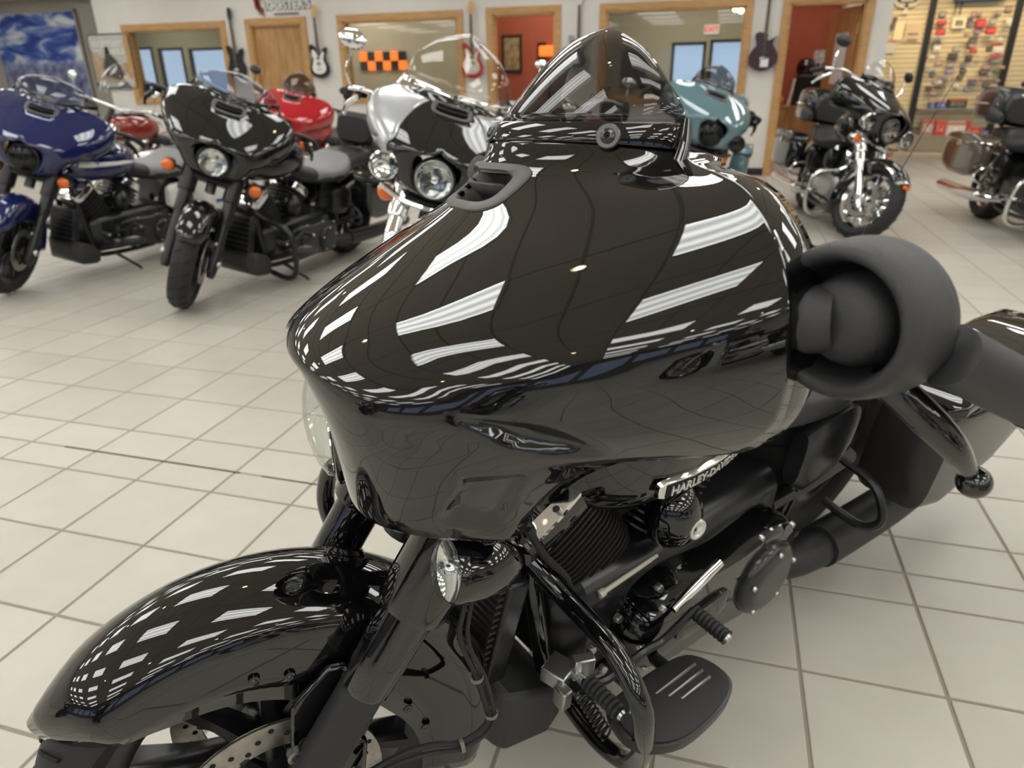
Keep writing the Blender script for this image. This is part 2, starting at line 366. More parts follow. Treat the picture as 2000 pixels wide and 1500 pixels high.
spm = mat('warm_lamp', (1, .8, .5), .5, emit=55, ecol=(1, .72, .38))
proto = put('downlight', G().lathe([(.045, 0), (.075, 0), (.078, -.012), (.06, -.014), (.045, 0)], (0, 0, 0), (0, 0, 1), 16), whf, None, label='small round recessed downlight between the ceiling troffers, a warm spark in the paint', cat='downlight', group='recessed downlights', loc=(-11, 1.7, CE-.008))
put('lamp', G().lathe([(.001, .0), (.042, .0), (.03, -.01), (.001, -.012)], (0, 0, 0), (0, 0, 1), 12), spm, proto)
for x, y in [(-8.6, 1.3), (-6.1, 1.3), (-3.7, 1.3), (-1.2, 1.35), (1.2, 1.3), (3.7, 1.3), (-8.6, 5.6), (-6.1, 5.6), (-3.7, 5.6), (-1.2, 5.6), (1.2, 5.6), (3.7, 5.6), (6.1, 5.6), (-3.7, -3), (-1.2, -3), (1.2, -3), (3.7, -3)]:
    dup(proto, None, None, (x, y, CE-.008))
offl = mat('office_light', (.95, 1, .95), .5, emit=10.0, ecol=(1, .95, .84))
for k, (x, y, a, b) in enumerate([(-9.2, 12.6, 1.1, .5), (-11.6, 13.2, 1.1, .5), (-6.3, 12.4, 1.2, .4), (-4.9, 13.3, 1.2, .4), (-7, 13.6, 1.2, .4), (-2.9, 11.6, .8, .6), (-1.5, 12.3, .55, .5), (-1.2, 13.2, .55, .5), (-.3, 13.0, .55, .5), (-.2, 12.0, .6, .5), (1.0, 12.3, .8, .7), (1.2, 13.7, .5, .4)]):  # the last lamp is added to brighten the oak cabinet in the red office
    o = S_('office_lamp', G().box((0, 0, 0), (a, b, .03)), whf, loc=(x, y, 2.775)); del o['kind']
    o['label'] = ['square ceiling light in the office, some added for brightness,', 'long ceiling light in the office'][a > 1]+' seen through the wood-framed openings'; o['category'] = 'ceiling light'; o['group'] = ['square', 'long'][a > 1]+' office ceiling lights'
    S_('diffuser', G().box((0, 0, -.02), (a-.04, b-.04, .012)), offl, o)
# ------------------------------------------------------------------ guitars on the wall
def guitar(label, x, ztop, bodym, guardm, headm, lp=False, tilt=0, tag=False):
    M = T(x, WV-.05, ztop) @ Matrix.Rotation(rad(tilt), 4, 'Y')
    o = thing('electric_guitar', label, 'guitar', M)
    if lp: B = [(-.02, -.58), (-.075, -.565), (-.125, -.59), (-.118, -.66), (-.105, -.72), (-.16, -.80), (-.185, -.88), (-.15, -.97), (-.06, -1.02), (.05, -1.02), (.14, -.97), (.18, -.88), (.155, -.79), (.105, -.71), (.12, -.66), (.16, -.60), (.135, -.62), (.06, -.66), (.03, -.66), (.03, -.60)]
    else: B = [(-.03, -.62), (-.05, -.58), (-.10, -.53), (-.145, -.55), (-.135, -.63), (-.11, -.70), (-.14, -.80), (-.165, -.88), (-.13, -.96), (-.04, -1.0), (.07, -.99), (.15, -.93), (.155, -.84), (.11, -.74), (.12, -.67), (.145, -.60), (.13, -.57), (.08, -.60), (.04, -.66), (.02, -.66)]
    P = spl([(a, b, 0) for a, b in B], 72, True)
    put('body', G().prism((0, .02, 0), (1, 0, 0), (0, 0, 1), [(p[0], p[1]) for p in P], (0, -.042, 0)), bodym, o, smooth=False, bevel=.006)
    put('neck', G().loft([[(-.021, -.02, -.66), (.021, -.02, -.66), (.021, .0, -.66), (-.021, .0, -.66)], [(-.021, -.028, -.66), (.021, -.028, -.66), (.021, 0, -.66), (-.021, 0, -.66)], [(-.018, -.028, -.17), (.018, -.028, -.17), (.018, -.006, -.17), (-.018, -.006, -.17)]]), mat('rosewood', (.10, .045, .022), .4), o, smooth=False)
    Hd = [(-.02, -.18), (-.035, -.14), (-.03, -.06), (-.02, 0), (.02, 0), (.045, -.03), (.04, -.12), (.02, -.18)]
    put('headstock', G().prism((0, -.005, 0), (1, 0, 0), (0, 0, 1), Hd, (0, -.014, 0)), headm, o, smooth=False, bevel=.003)
    g = G()
    for k in range(6): g.cyl((-.034 if k % 2 else .04, -.012, -.03-.02*k), (-.055 if k % 2 else .06, -.012, -.03-.02*k), .006, 6)
    put('tuning_peg', g, CH, o)
    if guardm: put('pickguard', G().prism((0, -.024, 0), (1, 0, 0), (0, 0, 1), [(p[0]*.72, -.80+(p[1]+.80)*.72) for p in P], (0, -.004, 0)), guardm, o, smooth=False)
    for z in (-.72, -.80): put('pickup', G().box((0, -.031, z), (.075, .012, .022)), mat('pickup_cover', (.05, .05, .05), .3), o, bevel=.004)
    put('bridge', G().box((0, -.03, -.88), (.08, .014, .03)), CH, o, bevel=.003)
    g = G()
    for k in range(6): g.cyl((-.0125+.005*k, -.034, -.87), (-.0125+.005*k, -.031, -.1), .0007, 4)
    q = put('strings', g, ST, o)
    if tag: put('price_card', G().box((.02, -.033, -.93), (.10, .004, .10)), mat('white_paper', (.72, .72, .70), .6), o, smooth=False)
    return o
kb = mat('guitar_black', (.012, .012, .014), .15); maple = mat('maple', (.62, .38, .13), .4)
guitar('black guitar hung between the left office window and the closed oak door', -7.58, 2.36, kb, None, kb)
guitar('black guitar with a white pickguard, right of the closed oak door', -6.10, 2.34, kb, WHT, maple)
guitar('red guitar with a cream pickguard, left of the red office doorway', -3.61, 2.30, mat('guitar_red', (.42, .012, .02), .15), mat('cream_guard', (.62, .56, .42), .3), maple)
guitar('dark purple guitar with a white price card, beside the doorway to the cabinet', .40, 2.36, mat('guitar_plum', (.045, .018, .024), .25, noise=.3, scale=20), None, mat('rosewood2', (.12, .05, .02), .4), True, 0, True)
guitar('guitar with a white headstock, half hidden by the smoked windshield', -2.05, 2.36, mat('guitar_grey', (.30, .30, .31), .25), kb, WHT)
# ------------------------------------------------------------------ pictures and signs
def skymat():
    m = mat('printed_mountain_sky', (.1, .2, .6), .35); nt = m.node_tree; b = nt.nodes['Principled BSDF']; tcd = nd(nt, 'ShaderNodeTexCoord')
    mp = nd(nt, 'ShaderNodeMapping'); mp.inputs['Scale'].default_value = (1, 1, 2.6); nz = nd(nt, 'ShaderNodeTexNoise'); nz.inputs['Scale'].default_value = 1.7; nz.inputs['Detail'].default_value = 7; nz.inputs['Distortion'].default_value = .8
    rp = nd(nt, 'ShaderNodeValToRGB'); E_ = rp.color_ramp.elements
    E_[0].position = .40; E_[0].color = (.012, .035, .24, 1); E_[1].position = .66; E_[1].color = (.70, .72, .74, 1); q = E_.new(.5); q.color = (.06, .13, .42, 1)
    sp = nd(nt, 'ShaderNodeSeparateXYZ'); low = nd(nt, 'ShaderNodeValToRGB'); low.color_ramp.elements[0].position = .44; low.color_ramp.elements[1].position = .50
    n2 = nd(nt, 'ShaderNodeTexNoise'); n2.inputs['Scale'].default_value = 6; n2.inputs['Detail'].default_value = 8
    r2 = nd(nt, 'ShaderNodeValToRGB'); r2.color_ramp.elements[0].color = (.035, .04, .13, 1); r2.color_ramp.elements[1].color = (.30, .34, .52, 1); r2.color_ramp.elements[0].position = .3; r2.color_ramp.elements[1].position = .7
    ma = nd(nt, 'ShaderNodeMath', operation='MULTIPLY_ADD'); ma.inputs[1].default_value = .45; ma.inputs[2].default_value = .5
    mx = nd(nt, 'ShaderNodeMix', data_type='RGBA')
    nt.links.new(tcd.outputs['Object'], mp.inputs[0]); nt.links.new(mp.outputs[0], nz.inputs['Vector']); nt.links.new(nz.outputs[0], rp.inputs[0])
    nt.links.new(tcd.outputs['Object'], sp.inputs[0]); nt.links.new(sp.outputs[2], ma.inputs[0]); nt.links.new(ma.outputs[0], low.inputs[0])
    nt.links.new(tcd.outputs['Object'], n2.inputs['Vector']); nt.links.new(n2.outputs[0], r2.inputs[0])
    nt.links.new(low.outputs[0], mx.inputs[0]); nt.links.new(r2.outputs[0], mx.inputs[6]); nt.links.new(rp.outputs[0], mx.inputs[7]); nt.links.new(mx.outputs[2], b.inputs['Base Color'])
    return m
o = thing('wall_mural', 'large blue mountain and cloud picture on the recessed wall, far left', 'picture', T(-12.3, 11.37, 1.75))
put('print', G().box((0, 0, 0), (1.94, .03, 1.5)), skymat(), o, smooth=False)
g = G()
for x in (-.98, .98): g.box((x, -.01, 0), (.03, .05, 1.55))
for z in (-.765, .765): g.box((0, -.01, z), (1.99, .05, .03))
put('frame', g, walld, o, smooth=False)
o = thing('framed_poster', 'tan rider poster in a rounded dark frame, left of the left office window', 'poster', T(-10.03, WV-.018, 1.64))
def rrect(a, b, r, n=5):
    return [(cx+r*cos(t), cy+r*sin(t)) for cx, cy, s in ((a-r, b-r, 0), (r-a, b-r, 1), (r-a, r-b, 2), (a-r, r-b, 3)) for t in [pi/2*(s+k/n) for k in range(n+1)]]
put('frame', G().tube([(x, 0, z) for x, z in rrect(.42, .42, .07)], .011, 6, closed=True), mat('dark_bronze', (.05, .04, .035), .35), o)
put('backing_board', G().prism((0, .012, 0), (1, 0, 0), (0, 0, 1), rrect(.415, .415, .065), (0, -.012, 0)), mat('poster_sky', (.46, .47, .44), .5, noise=.12, scale=3), o, smooth=False)
y = -.002
put('printed_road', G().prism((0, y, 0), (1, 0, 0), (0, 0, 1), [(-.40, -.30), (.40, -.30), (.40, .02), (.1, -.05), (-.25, .1), (-.40, .2)], (0, -.002, 0)), mat('poster_road', (.40, .29, .19), .6, noise=.3, scale=9), o, smooth=False)
put('printed_rider', G().prism((0, y-.003, 0), (1, 0, 0), (0, 0, 1), [(-.20, -.22), (.12, -.28), (.2, -.2), (.12, .0), (.06, .06), (-.01, .12), (-.03, .22), (-.07, .25), (-.11, .2), (-.12, .1), (-.18, -.02)], (0, -.002, 0)), mat('poster_dark', (.06, .05, .05), .6, noise=.4, scale=14), o, smooth=False)
put('black_footer', G().box((0, y-.002, -.36), (.80, .003, .09)), mat('poster_black', (.02, .02, .022), .5), o, smooth=False)
put('shield_emblem', G().prism((.31, y-.005, -.32), (1, 0, 0), (0, 0, 1), [(-.06, .05), (0, .07), (.06, .05), (.055, -.03), (0, -.07), (-.055, -.03)], (0, -.003, 0)), mat('poster_grey', (.5, .5, .5), .5), o, smooth=False)
RT = Matrix.Rotation(pi/2, 4, 'X')
for k, s in enumerate(('KICKSTART', 'MY WHEELS')):
    put('poster_lettering', textgeo(s, .115, .001, 'LEFT', .003), mat('poster_cream', (.72, .70, .62), .5), o, xf=T(-.33, y-.004, .27-.115*k) @ RT, smooth=False)
for k in range(2): put('poster_small_print', G().box((-.08, y-.006, -.335-.035*k), (.42-.1*k, .002, .018)), mat('poster_cream', (.72, .70, .62), .5), o, smooth=False)
o = thing('wall_lettering', "white ROOSTER'S lettering with red feathers, high above the closed oak door", 'sign', T(-6.66, WV-.012, 2.36))
put('letters', textgeo("ROOSTER'S", .17, .006, 'CENTER', .004), mat('sign_white', (.75, .75, .72), .5), o, xf=T(.06, 0, 0) @ RT, smooth=False)
put('letter_outline', textgeo("ROOSTER'S", .17, .003, 'CENTER', .014), mat('sign_black', (.03, .03, .03), .5), o, xf=T(.06, .006, 0) @ RT, smooth=False)
put('lower_line', G().box((.06, 0, -.115), (.42, .008, .02)), mat('sign_black', (.03, .03, .03), .5), o, smooth=False)
for k, (a, c) in enumerate(((-.40, (.35, .06, .03)), (-.44, (.03, .03, .03)), (-.47, (.35, .06, .03)))):
    put('feather', G().prism((a, 0, 0), (1, 0, 0), (0, 0, 1), [(-.02, .16), (.04, .16), (.05, .0), (.09, -.13-.03*(k == 0)), (.0, -.02)], (0, -.006, 0)), mat('feather%d' % (k % 2), c, .6), o, smooth=False)
# things in the offices
og = mat('lit_orange', (.9, .16, .02), .5, emit=1.1, ecol=(1, .2, .03))
o = thing('checker_sign', 'glowing orange and black checkered sign inside the second office window', 'sign', T(-6.75, VB-.03, 1.66))
for i in range(6):
    for j in range(2): put('orange_square' if (i+j) % 2 else 'black_square', G().box((-.45+.17*i, 0, -.085+.17*j), (.165, .03, .165)), og if (i+j) % 2 else mat('sign_black', (.03, .03, .03), .5), o, smooth=False)
o = thing('framed_picture', 'dark framed tan picture on the red wall behind the middle doorway', 'picture', T(-3.55, 12.48, 1.67))
put('frame', G().box((0, 0, 0), (.34, .03, .58)), mat('dark_wood', (.03, .018, .012), .4), o, smooth=False); put('print', G().box((0, -.018, 0), (.26, .006, .48)), mat('sepia_print', (.35, .25, .13), .6, noise=.5, scale=12), o, smooth=False)
o = thing('wall_lamp', 'small orange-lit lamp on the red wall behind the middle doorway', 'lamp', T(-2.93, 12.47, 1.70))
put('shade', G().box((0, -.05, 0), (.26, .1, .16)), og, o, bevel=.02); put('backplate', G().box((-.1, 0, 0), (.14, .04, .26)), BK, o, smooth=False)
o = thing('exit_sign', 'small white exit sign with red letters inside the right office window', 'sign', T(-.38, VB-.03, 2.04))
put('housing', G().box((0, 0, 0), (.26, .04, .15)), mat('exit_white', (.8, .8, .78), .5, emit=.25), o, smooth=False); put('letters', textgeo('EXIT', .12, .003, 'CENTER', .003), mat('exit_red', (.8, .02, .02), .5, emit=.6), o, xf=T(0, -.024, 0) @ RT, smooth=False)
o = thing('wall_poster', 'dark poster on the office wall, seen through the smoked windshield', 'poster', T(-1.72, VB-.02, 1.42)); put('print', G().box((0, 0, 0), (.42, .02, .62)), mat('dark_print', (.09, .05, .04), .5, noise=.5, scale=7), o, smooth=False); put('frame', G().box((0, .01, 0), (.46, .02, .66)), BK, o, smooth=False)
o = thing('floor_lamp', 'lit lamp cluster hanging in the right office window', 'lamp', T(.02, 13.2, 2.24))
put('stem', G().cyl((0, 0, .1), (0, 0, .56), .008, 8), ST, o)
for k in range(3): put('bulb', G().ball((.06*cos(2.1*k), .06*sin(2.1*k), .03*k), .042, 10), mat('bulb', (1, .95, .6), .5, emit=9, ecol=(1, .9, .5)), o)
o = thing('cabinet', 'low honey-oak cabinet inside the right doorway', 'cabinet', T(1.13, 14.3, 0))
put('carcass', G().box((0, 0, .40), (1.1, .7, .70)), oakd, o, smooth=False); put('countertop', G().box((0, -.01, .77), (1.12, .74, .035)), oak, o, smooth=False); put('plinth', G().box((0, 0, .025), (1.06, .64, .05)), DK, o, smooth=False)
for x in (-.275, .275): put('door', G().box((x, -.36, .40), (.535, .02, .66)), oakd, o, bevel=.003)
o = thing('speaker_cabinet', 'square black loudspeaker standing on the oak cabinet', 'speaker', T(1.37, 14.18, .789)); put('enclosure', G().box((0, 0, .245), (.52, .4, .48)), BK, o, bevel=.01); put('grille', G().box((0, -.205, .245), (.48, .012, .44)), mat('grille_cloth', (.006, .006, .007), .9), o, bevel=.004)
o = thing('helmet', 'black motorcycle helmet on top of the loudspeaker', 'helmet', T(1.26, 14.15, 1.274))
put('shell', G().lathe([(.001, .27), (.06, .262), (.11, .225), (.135, .16), (.135, .10), (.12, .03), (.10, .0), (.001, .0)], (0, 0, 0), (0, 0, 1), 24, sc=(1, 1.15)), GB, o); put('visor', G().grid([[(.137*cos(a), -.152*abs(sin(a))-.006, z) for a in np.linspace(pi*.15, pi*.85, 12)] for z in (.09, .12, .16)]), SMOKE, o)
put('neck_trim', G().tube([(.11*cos(a), .125*sin(a), .012) for a in np.linspace(0, 2*pi, 24, endpoint=False)], .012, 6, closed=True), RU, o)
o = thing('skull_panel', 'white and grey skull-patterned panel behind the helmet', 'picture', T(1.53, 14.5, 1.274)); put('board', G().prism((0, 0, .20), (1, 0, 0), (0, 0, 1), rrect(.13, .20, .04), (0, .02, 0)), mat('skull_print', (.50, .50, .50), .6, noise=.5, scale=11), o, smooth=False)
for x in (-.045, .045): put('dark_patch', G().lathe([(.001, 0), (.03, 0), (.03, .006), (.001, .006)], (x, -.002, .17), (0, -1, 0), 12), DK, o)
o = thing('pumpkin', 'orange pumpkin on the cabinet top by the door frame', 'pumpkin', T(.86, 14.1, .789))
R = [[((.02+.085*sin(pi*i/8)*(1+.10*abs(cos(4*t))))*cos(t), (.02+.085*sin(pi*i/8)*(1+.10*abs(cos(4*t))))*sin(t), .085-.085*cos(pi*i/8)) for t in [2*pi*k/32 for k in range(32)]] for i in range(9)]
put('flesh', G().loft(R), mat('pumpkin_orange', (.75, .28, .06), .45), o); put('stem', G().cyl((0, 0, .155), (.015, 0, .20), .012, 8, .008), mat('stem_green', (.16, .14, .05), .7), o)
o = thing('white_binder', 'white board leaning against the loudspeaker on the cabinet', 'board', T(1.06, 14.0, .789)); put('cover', G().box((0, 0, .22), (.03, .25, .44), Matrix.Rotation(rad(8), 4, 'Y')), mat('white_paper', (.72, .72, .70), .6), o, smooth=False); put('printed_spine', G().box((-.018, 0, .25), (.004, .18, .26), Matrix.Rotation(rad(8), 4, 'Y')), mat('lilac_print', (.35, .36, .5), .6), o, smooth=False)
for k, (z, h, c) in enumerate(((2.0, .24, (.01, .01, .02)), (1.78, .14, (.28, .02, .03)), (1.62, .12, (.01, .01, .02)), (1.40, .16, (.28, .02, .03)), (1.12, .26, (.02, .02, .05)))):
    o = put('wall_patch', G().box((0, 0, 0), (.02, .14, h)), col(c), None, smooth=False, loc=(.56, 11.4+.05*k, z)); o['category'] = 'patch'; o['label'] = ['topmost black', 'upper dark red', 'small middle black', 'lower dark red', 'lowest navy'][k]+' patch pinned on the red wall, left inside the right doorway'
# ------------------------------------------------------------------ slat wall with goods
slm = mat('slatwall_cream', (.72, .62, .42), .45)
sw = thing('slat_wall', 'cream slat wall with black uprights, hung with carded goods', 'slat wall', T(0, 14.9, 0))
g = G()
for k in range(28): g.box((3.5, 0, .42+.076*k), (3.3, .02, .066))
q = put('slat', g, slm, sw, smooth=False); q['kind'] = 'stuff'
put('backing', G().box((3.5, .012, 1.5), (3.3, .01, 2.3)), mat('slat_groove', (.30, .24, .15), .7), sw, smooth=False)
for x in (3.21, 4.50): put('upright', G().box((x, -.03, 1.3), (.10, .07, 2.6)), BK, sw, smooth=False)
put('plinth', G().box((3.85, -.22, .14), (1.35, .42, .26)), mat('taupe_plinth', (.28, .25, .20), .6), sw, smooth=False); put('kick_board', G().box((3.85, -.2, .01), (1.3, .36, .02)), DK, sw, smooth=False)
put('shelf', G().box((3.86, -.12, .70), (1.2, .26, .025)), ST, sw, smooth=False)
PACKS = [(3.38, 2.19, 0.14, 0.12, 'g'), (3.38, 2.06, 0.18, 0.09, 'r'), (3.65, 2.05, 0.24, 0.19, 'F'), (3.81, 2.16, 0.1, 0.12, 'p'), (3.82, 2.06, 0.09, 0.18, 'v'), (3.97, 2.03, 0.17, 0.17, 'r'), (4.13, 2.05, 0.13, 0.13, 'g'), (4.12, 1.91, 0.18, 0.13, 'r'), (4.35, 2.23, 0.13, 0.11, 'p'), (4.38, 2.04, 0.11, 0.17, 'w'), (4.35, 1.92, 0.1, 0.08, 'g'), (3.37, 1.91, 0.18, 0.11, 'r'), (3.38, 1.82, 0.14, 0.1, 'w'), (3.36, 1.74, 0.15, 0.08, 'k'), (3.38, 1.66, 0.13, 0.13, 'w'), (3.67, 1.64, 0.16, 0.11, 'g'), (3.67, 1.53, 0.18, 0.13, 'k'), (3.91, 1.76, 0.15, 0.13, 'k'), (3.91, 1.69, 0.13, 0.08, 'p'), (3.93, 1.61, 0.13, 0.08, 'r'), (3.92, 1.5, 0.13, 0.11, 'k'), (4.29, 1.71, 0.22, 0.04, 'r'), (4.31, 1.62, 0.19, 0.14, 'w'), (4.29, 1.53, 0.23, 0.05, 'r'), (4.33, 1.45, 0.23, 0.07, 'g'), (4.21, 1.36, 0.17, 0.11, 'p'), (4.17, 1.28, 0.16, 0.1, 'k'), (4.4, 1.35, 0.14, 0.07, 'p'), (4.4, 1.29, 0.14, 0.06, 'n'), (3.65, 1.4, 0.15, 0.1, 'g'), (3.65, 1.3, 0.17, 0.1, 'v'), (3.44, 1.43, 0.16, 0.11, 'p'), (3.39, 1.33, 0.19, 0.09, 'w'), (2.98, 1.92, 0.31, 0.33, 'C'), (2.75, 1.96, 0.16, 0.34, 'c'), (2.66, 1.7, 0.17, 0.22, 'S'), (2.66, 2.13, 0.08, 0.11, 'k'), (2.63, 2.04, 0.07, 0.12, 'k'), (3.53, 1.13, 0.09, 0.07, 'w'), (3.43, 1.13, 0.09, 0.08, 'v'), (3.6, 1.13, 0.12, 0.07, 'p'), (3.56, 1.05, 0.22, 0.06, 'k'), (3.59, 1.2, 0.11, 0.07, 'v'), (3.73, 1.17, 0.1, 0.07, 'p'), (3.82, 1.07, 0.11, 0.1, 'w'), (4.04, 1.11, 0.16, 0.1, 'v'), (4.02, 1.17, 0.17, 0.04, 'p'), (4.23, 1.07, 0.12, 0.11, 'k'), (4.43, 1.15, 0.14, 0.1, 'p'), (3.39, 1.02, 0.13, 0.09, 'k'), (3.46, 0.95, 0.14, 0.09, 'p'), (4.18, 0.84, 0.1, 0.19, 'o')]
SHELF = [(3.61, 0.79, 0.15, 0.11, 'b'), (3.85, 0.8, 0.29, 0.15, 'k'), (3.46, 0.79, 0.07, 0.1, 'b')]
LOW = [(3.47, 0.43, 0.2, 0.25, 'p'), (3.67, 0.42, 0.18, 0.24, 'r'), (3.92, 0.41, 0.3, 0.21, 'W'), (4.22, 0.51, 0.17, 0.13, 'r'), (4.37, 0.43, 0.13, 0.07, 'b'), (4.11, 0.47, 0.06, 0.23, 'r')]
PC = dict(g=('grey', (.30, .28, .25)), r=('red', (.50, .05, .06)), p=('mauve', (.34, .22, .22)), v=('violet grey', (.22, .20, .30)), w=('white', (.70, .66, .60)), k=('dark grey', (.10, .09, .085)), n=('green', (.08, .22, .08)), o=('orange brown', (.42, .18, .05)))
card = mat('peg_hook', (.5, .5, .5), .3, 1)
ORD = ['topmost', 'second', 'third', 'fourth', 'fifth', 'sixth', 'seventh', 'eighth', 'ninth', 'tenth', 'eleventh', 'twelfth', 'thirteenth', 'fourteenth', 'fifteenth', 'sixteenth', 'seventeenth', 'eighteenth', 'nineteenth', 'twentieth']
rk_ = random.Random(3)
for q in range(300):
    x, z = rk_.choice((rk_.uniform(3.32, 3.48), rk_.uniform(3.76, 3.96), rk_.uniform(4.14, 4.42))), rk_.uniform(.98, 2.2)
    if len(PACKS) < 78 and all(abs(x-p[0]) > .5*(p[2]+.10) or abs(z-p[1]) > .5*(p[3]+.09) for p in PACKS): PACKS.append((round(x, 2), round(z, 2), .11, .085, rk_.choice('pkgvw')))
RANK = {}
for kk in PC:
    for i, q in enumerate(sorted([q for q in PACKS if q[4] == kk], key=lambda q: -q[1])): RANK[id(q)] = i
for ip, pk in enumerate(PACKS):
    x, z, a, b, k = pk; a *= .86; b *= .86
    if k in PC:
        nm, c = PC[k]; y = 14.868-.047*(ip % 4); i_ = RANK[id(pk)]; lab = '%s carded pack on the slat wall, %s of the %s ones' % (nm, ORD[i_]+(' down' if i_ else ''), nm)
        o = thing('carded_pack', lab if k not in 'no' else ('green carded pack hanging low on the right of the cream slat wall' if k == 'n' else 'tall orange brown pack standing at the right of the shelf'), 'pack', T(x, y, z), ('%s packs on the slat wall' % nm) if k not in 'no' else None)
        put('card', G().box((0, 0, 0), (a, .006, b)), col(tuple(q*1.0 for q in c)), o, smooth=False)
        put('blister', G().box((0, -.02, -.1*b), (a*.7, .035, b*.6)), mat('blister_%s' % k, tuple(min(1, q*1.5+.03) for q in c), .12, noise=.5, scale=25), o, bevel=.012)
        put('hook', G().cyl((0, .03, b*.47), (0, -.05, b*.47), .004, 5), card, o)
    elif k == 'F':
        o = thing('framed_notice', 'cream framed notice with a small picture on the slat wall', 'notice', T(x, 14.84, z)); put('mount', G().box((0, 0, 0), (a, .03, b)), mat('cream_mount', (.85, .78, .60), .5), o, smooth=False); put('picture', G().box((0, -.018, 0), (a*.55, .006, b*.5)), mat('mount_print', (.22, .18, .16), .5, noise=.5, scale=15), o, smooth=False)
    elif k in 'CcS':
        l = {'C': 'wide tan header card with dark drawings on the left slat panel', 'c': 'cream pear-shaped gasket card at the left edge of the slat wall', 'S': 'white printed sheet with a red top edge, low left of the slat wall'}[k]
        o = thing('display_card', l, 'card', T(x, 14.86, z)); put('sheet', G().box((0, 0, 0), (a, .008, b)), mat('sheet_%s' % k, {'C': (.66, .50, .34), 'c': (.85, .74, .50), 'S': (.62, .62, .58)}[k], .5), o, smooth=False)
        if k == 'C':
            for q in (-.02, -.11): put('printed_row', G().box((0, -.006, q), (a*.6, .003, .03)), mat('print_brown', (.22, .17, .13), .6), o, smooth=False)
        if k == 'S': put('red_edge', G().box((0, -.006, b*.46), (a, .003, .02)), col((.6, .08, .03)), o, smooth=False)
for n_, L_, zb in (('shelf', SHELF, .714), ('low', LOW, .272)):
    for i, (x, z, a, b, k) in enumerate(L_):
        c = {'b': (.06, .12, .38), 'k': (.05, .045, .04), 'p': (.34, .24, .24), 'r': (.5, .06, .05), 'W': (.66, .64, .60)}[k]; nm = {'b': 'blue', 'k': 'black', 'p': 'mauve', 'r': 'red', 'W': 'white'}[k]
        where = 'on the steel shelf of the slat wall' if n_ == 'shelf' else 'on the plinth below the slat wall'
        o = thing('carton', '%s carton %s, %s' % (nm, where, ['leftmost', 'second from the left', 'third from the left', 'fourth from the left', 'rightmost', 'fifth from the left'][i] if n_ == 'low' else ['left of the black one', 'widest of the three', 'at the left end'][i]), 'box', T(x, 14.74, zb))
        put('box', G().box((0, -.03*(i % 2), b/2), (a, .14, b)), col(c), o, smooth=False); put('printed_label', G().box((0, -.072-.03*(i % 2), b*.45), (a*.7, .004, b*.5)), mat('label_%s' % nm, tuple(min(1, q*1.5+.08) for q in c), .4, noise=.6, scale=18), o, smooth=False)
        put('top_band', G().box((0, -.072-.03*(i % 2), b*.88), (a*.96, .005, b*.16)), col((.62, .12, .04)), o, smooth=False)
o = thing('blue_canopy', 'blue rack top with two hanging straps at the top of the slat wall', 'rack', T(3.87, 14.78, 2.40)); put('canopy', G().box((0, 0, .03), (.74, .18, .12)), mat('canopy_blue', (.06, .18, .42), .5), o, bevel=.02)
for x in (-.32, -.24): put('strap', G().box((x, .05, -.12), (.02, .01, .22)), BK, o, smooth=False)
o = thing('spade_sign', 'round-topped white and black spade-shaped sign at the top left of the slat wall', 'sign', T(2.79, 14.84, 2.42))
P = spl([(-.20, 0, .0), (-.14, 0, -.09), (-.02, 0, -.12), (-.05, 0, -.2), (.05, 0, -.2), (.02, 0, -.12), (.14, 0, -.09), (.20, 0, .0), (.12, 0, .12), (-.12, 0, .12)], 60, True)
put('board', G().prism((0, 0, 0), (1, 0, 0), (0, 0, 1), [(p[0], p[2]) for p in P], (0, -.012, 0)), mat('sign_cream', (.70, .66, .56), .5), o, smooth=False); put('black_field', G().prism((0, -.013, .02), (1, 0, 0), (0, 0, 1), [(p[0]*.82, p[2]*.6) for p in P], (0, -.004, 0)), mat('sign_black', (.03, .03, .03), .5), o, smooth=False)
put('red_band', G().box((0, -.02, .06), (.24, .004, .05)), col((.5, .08, .05)), o, smooth=False); put('white_band', G().box((0, -.02, .0), (.2, .004, .045)), mat('sign_cream', (.70, .66, .56), .5), o, smooth=False)
def lamp(name, loc, rot, energy, size, c):
    l = bpy.data.lights.new(name, 'AREA'); l.energy = energy; l.size = size; l.color = c; l.spread = rad(110)
    o = bpy.data.objects.new(name, l); COL.objects.link(o); o.location = loc; o.rotation_euler = rot; return o
for k in range(4):
    x = 2.5+.75*k; o = thing('track_spotlight', 'black track spotlight above the slat wall', 'spotlight', T(x, 13.5, CE-.16), 'track spotlights over the slat wall')
    put('can', G().lathe([(.05, 0), (.055, .02), (.055, .14), (.02, .16), (.001, .16)], (0, 0, 0), (0, -.5, .8), 14), BK, o); put('mount', G().cyl((0, -.07, .1), (0, -.07, .158), .012, 8), BK, o); put('lamp', G().lathe([(.001, .005), (.048, .005)], (0, 0, 0), (0, -.5, .8), 14), spm, o)
    l = bpy.data.lights.new('spot', 'SPOT'); l.energy = 60; l.spot_size = rad(75); l.spot_blend = .6; l.color = (1, .78, .45); l.shadow_soft_size = .05
    lo = bpy.data.objects.new('spot_beam', l); COL.objects.link(lo); lo.parent = o; lo.location = (0, .01, -.02); lo.rotation_euler = (rad(38), 0, 0)
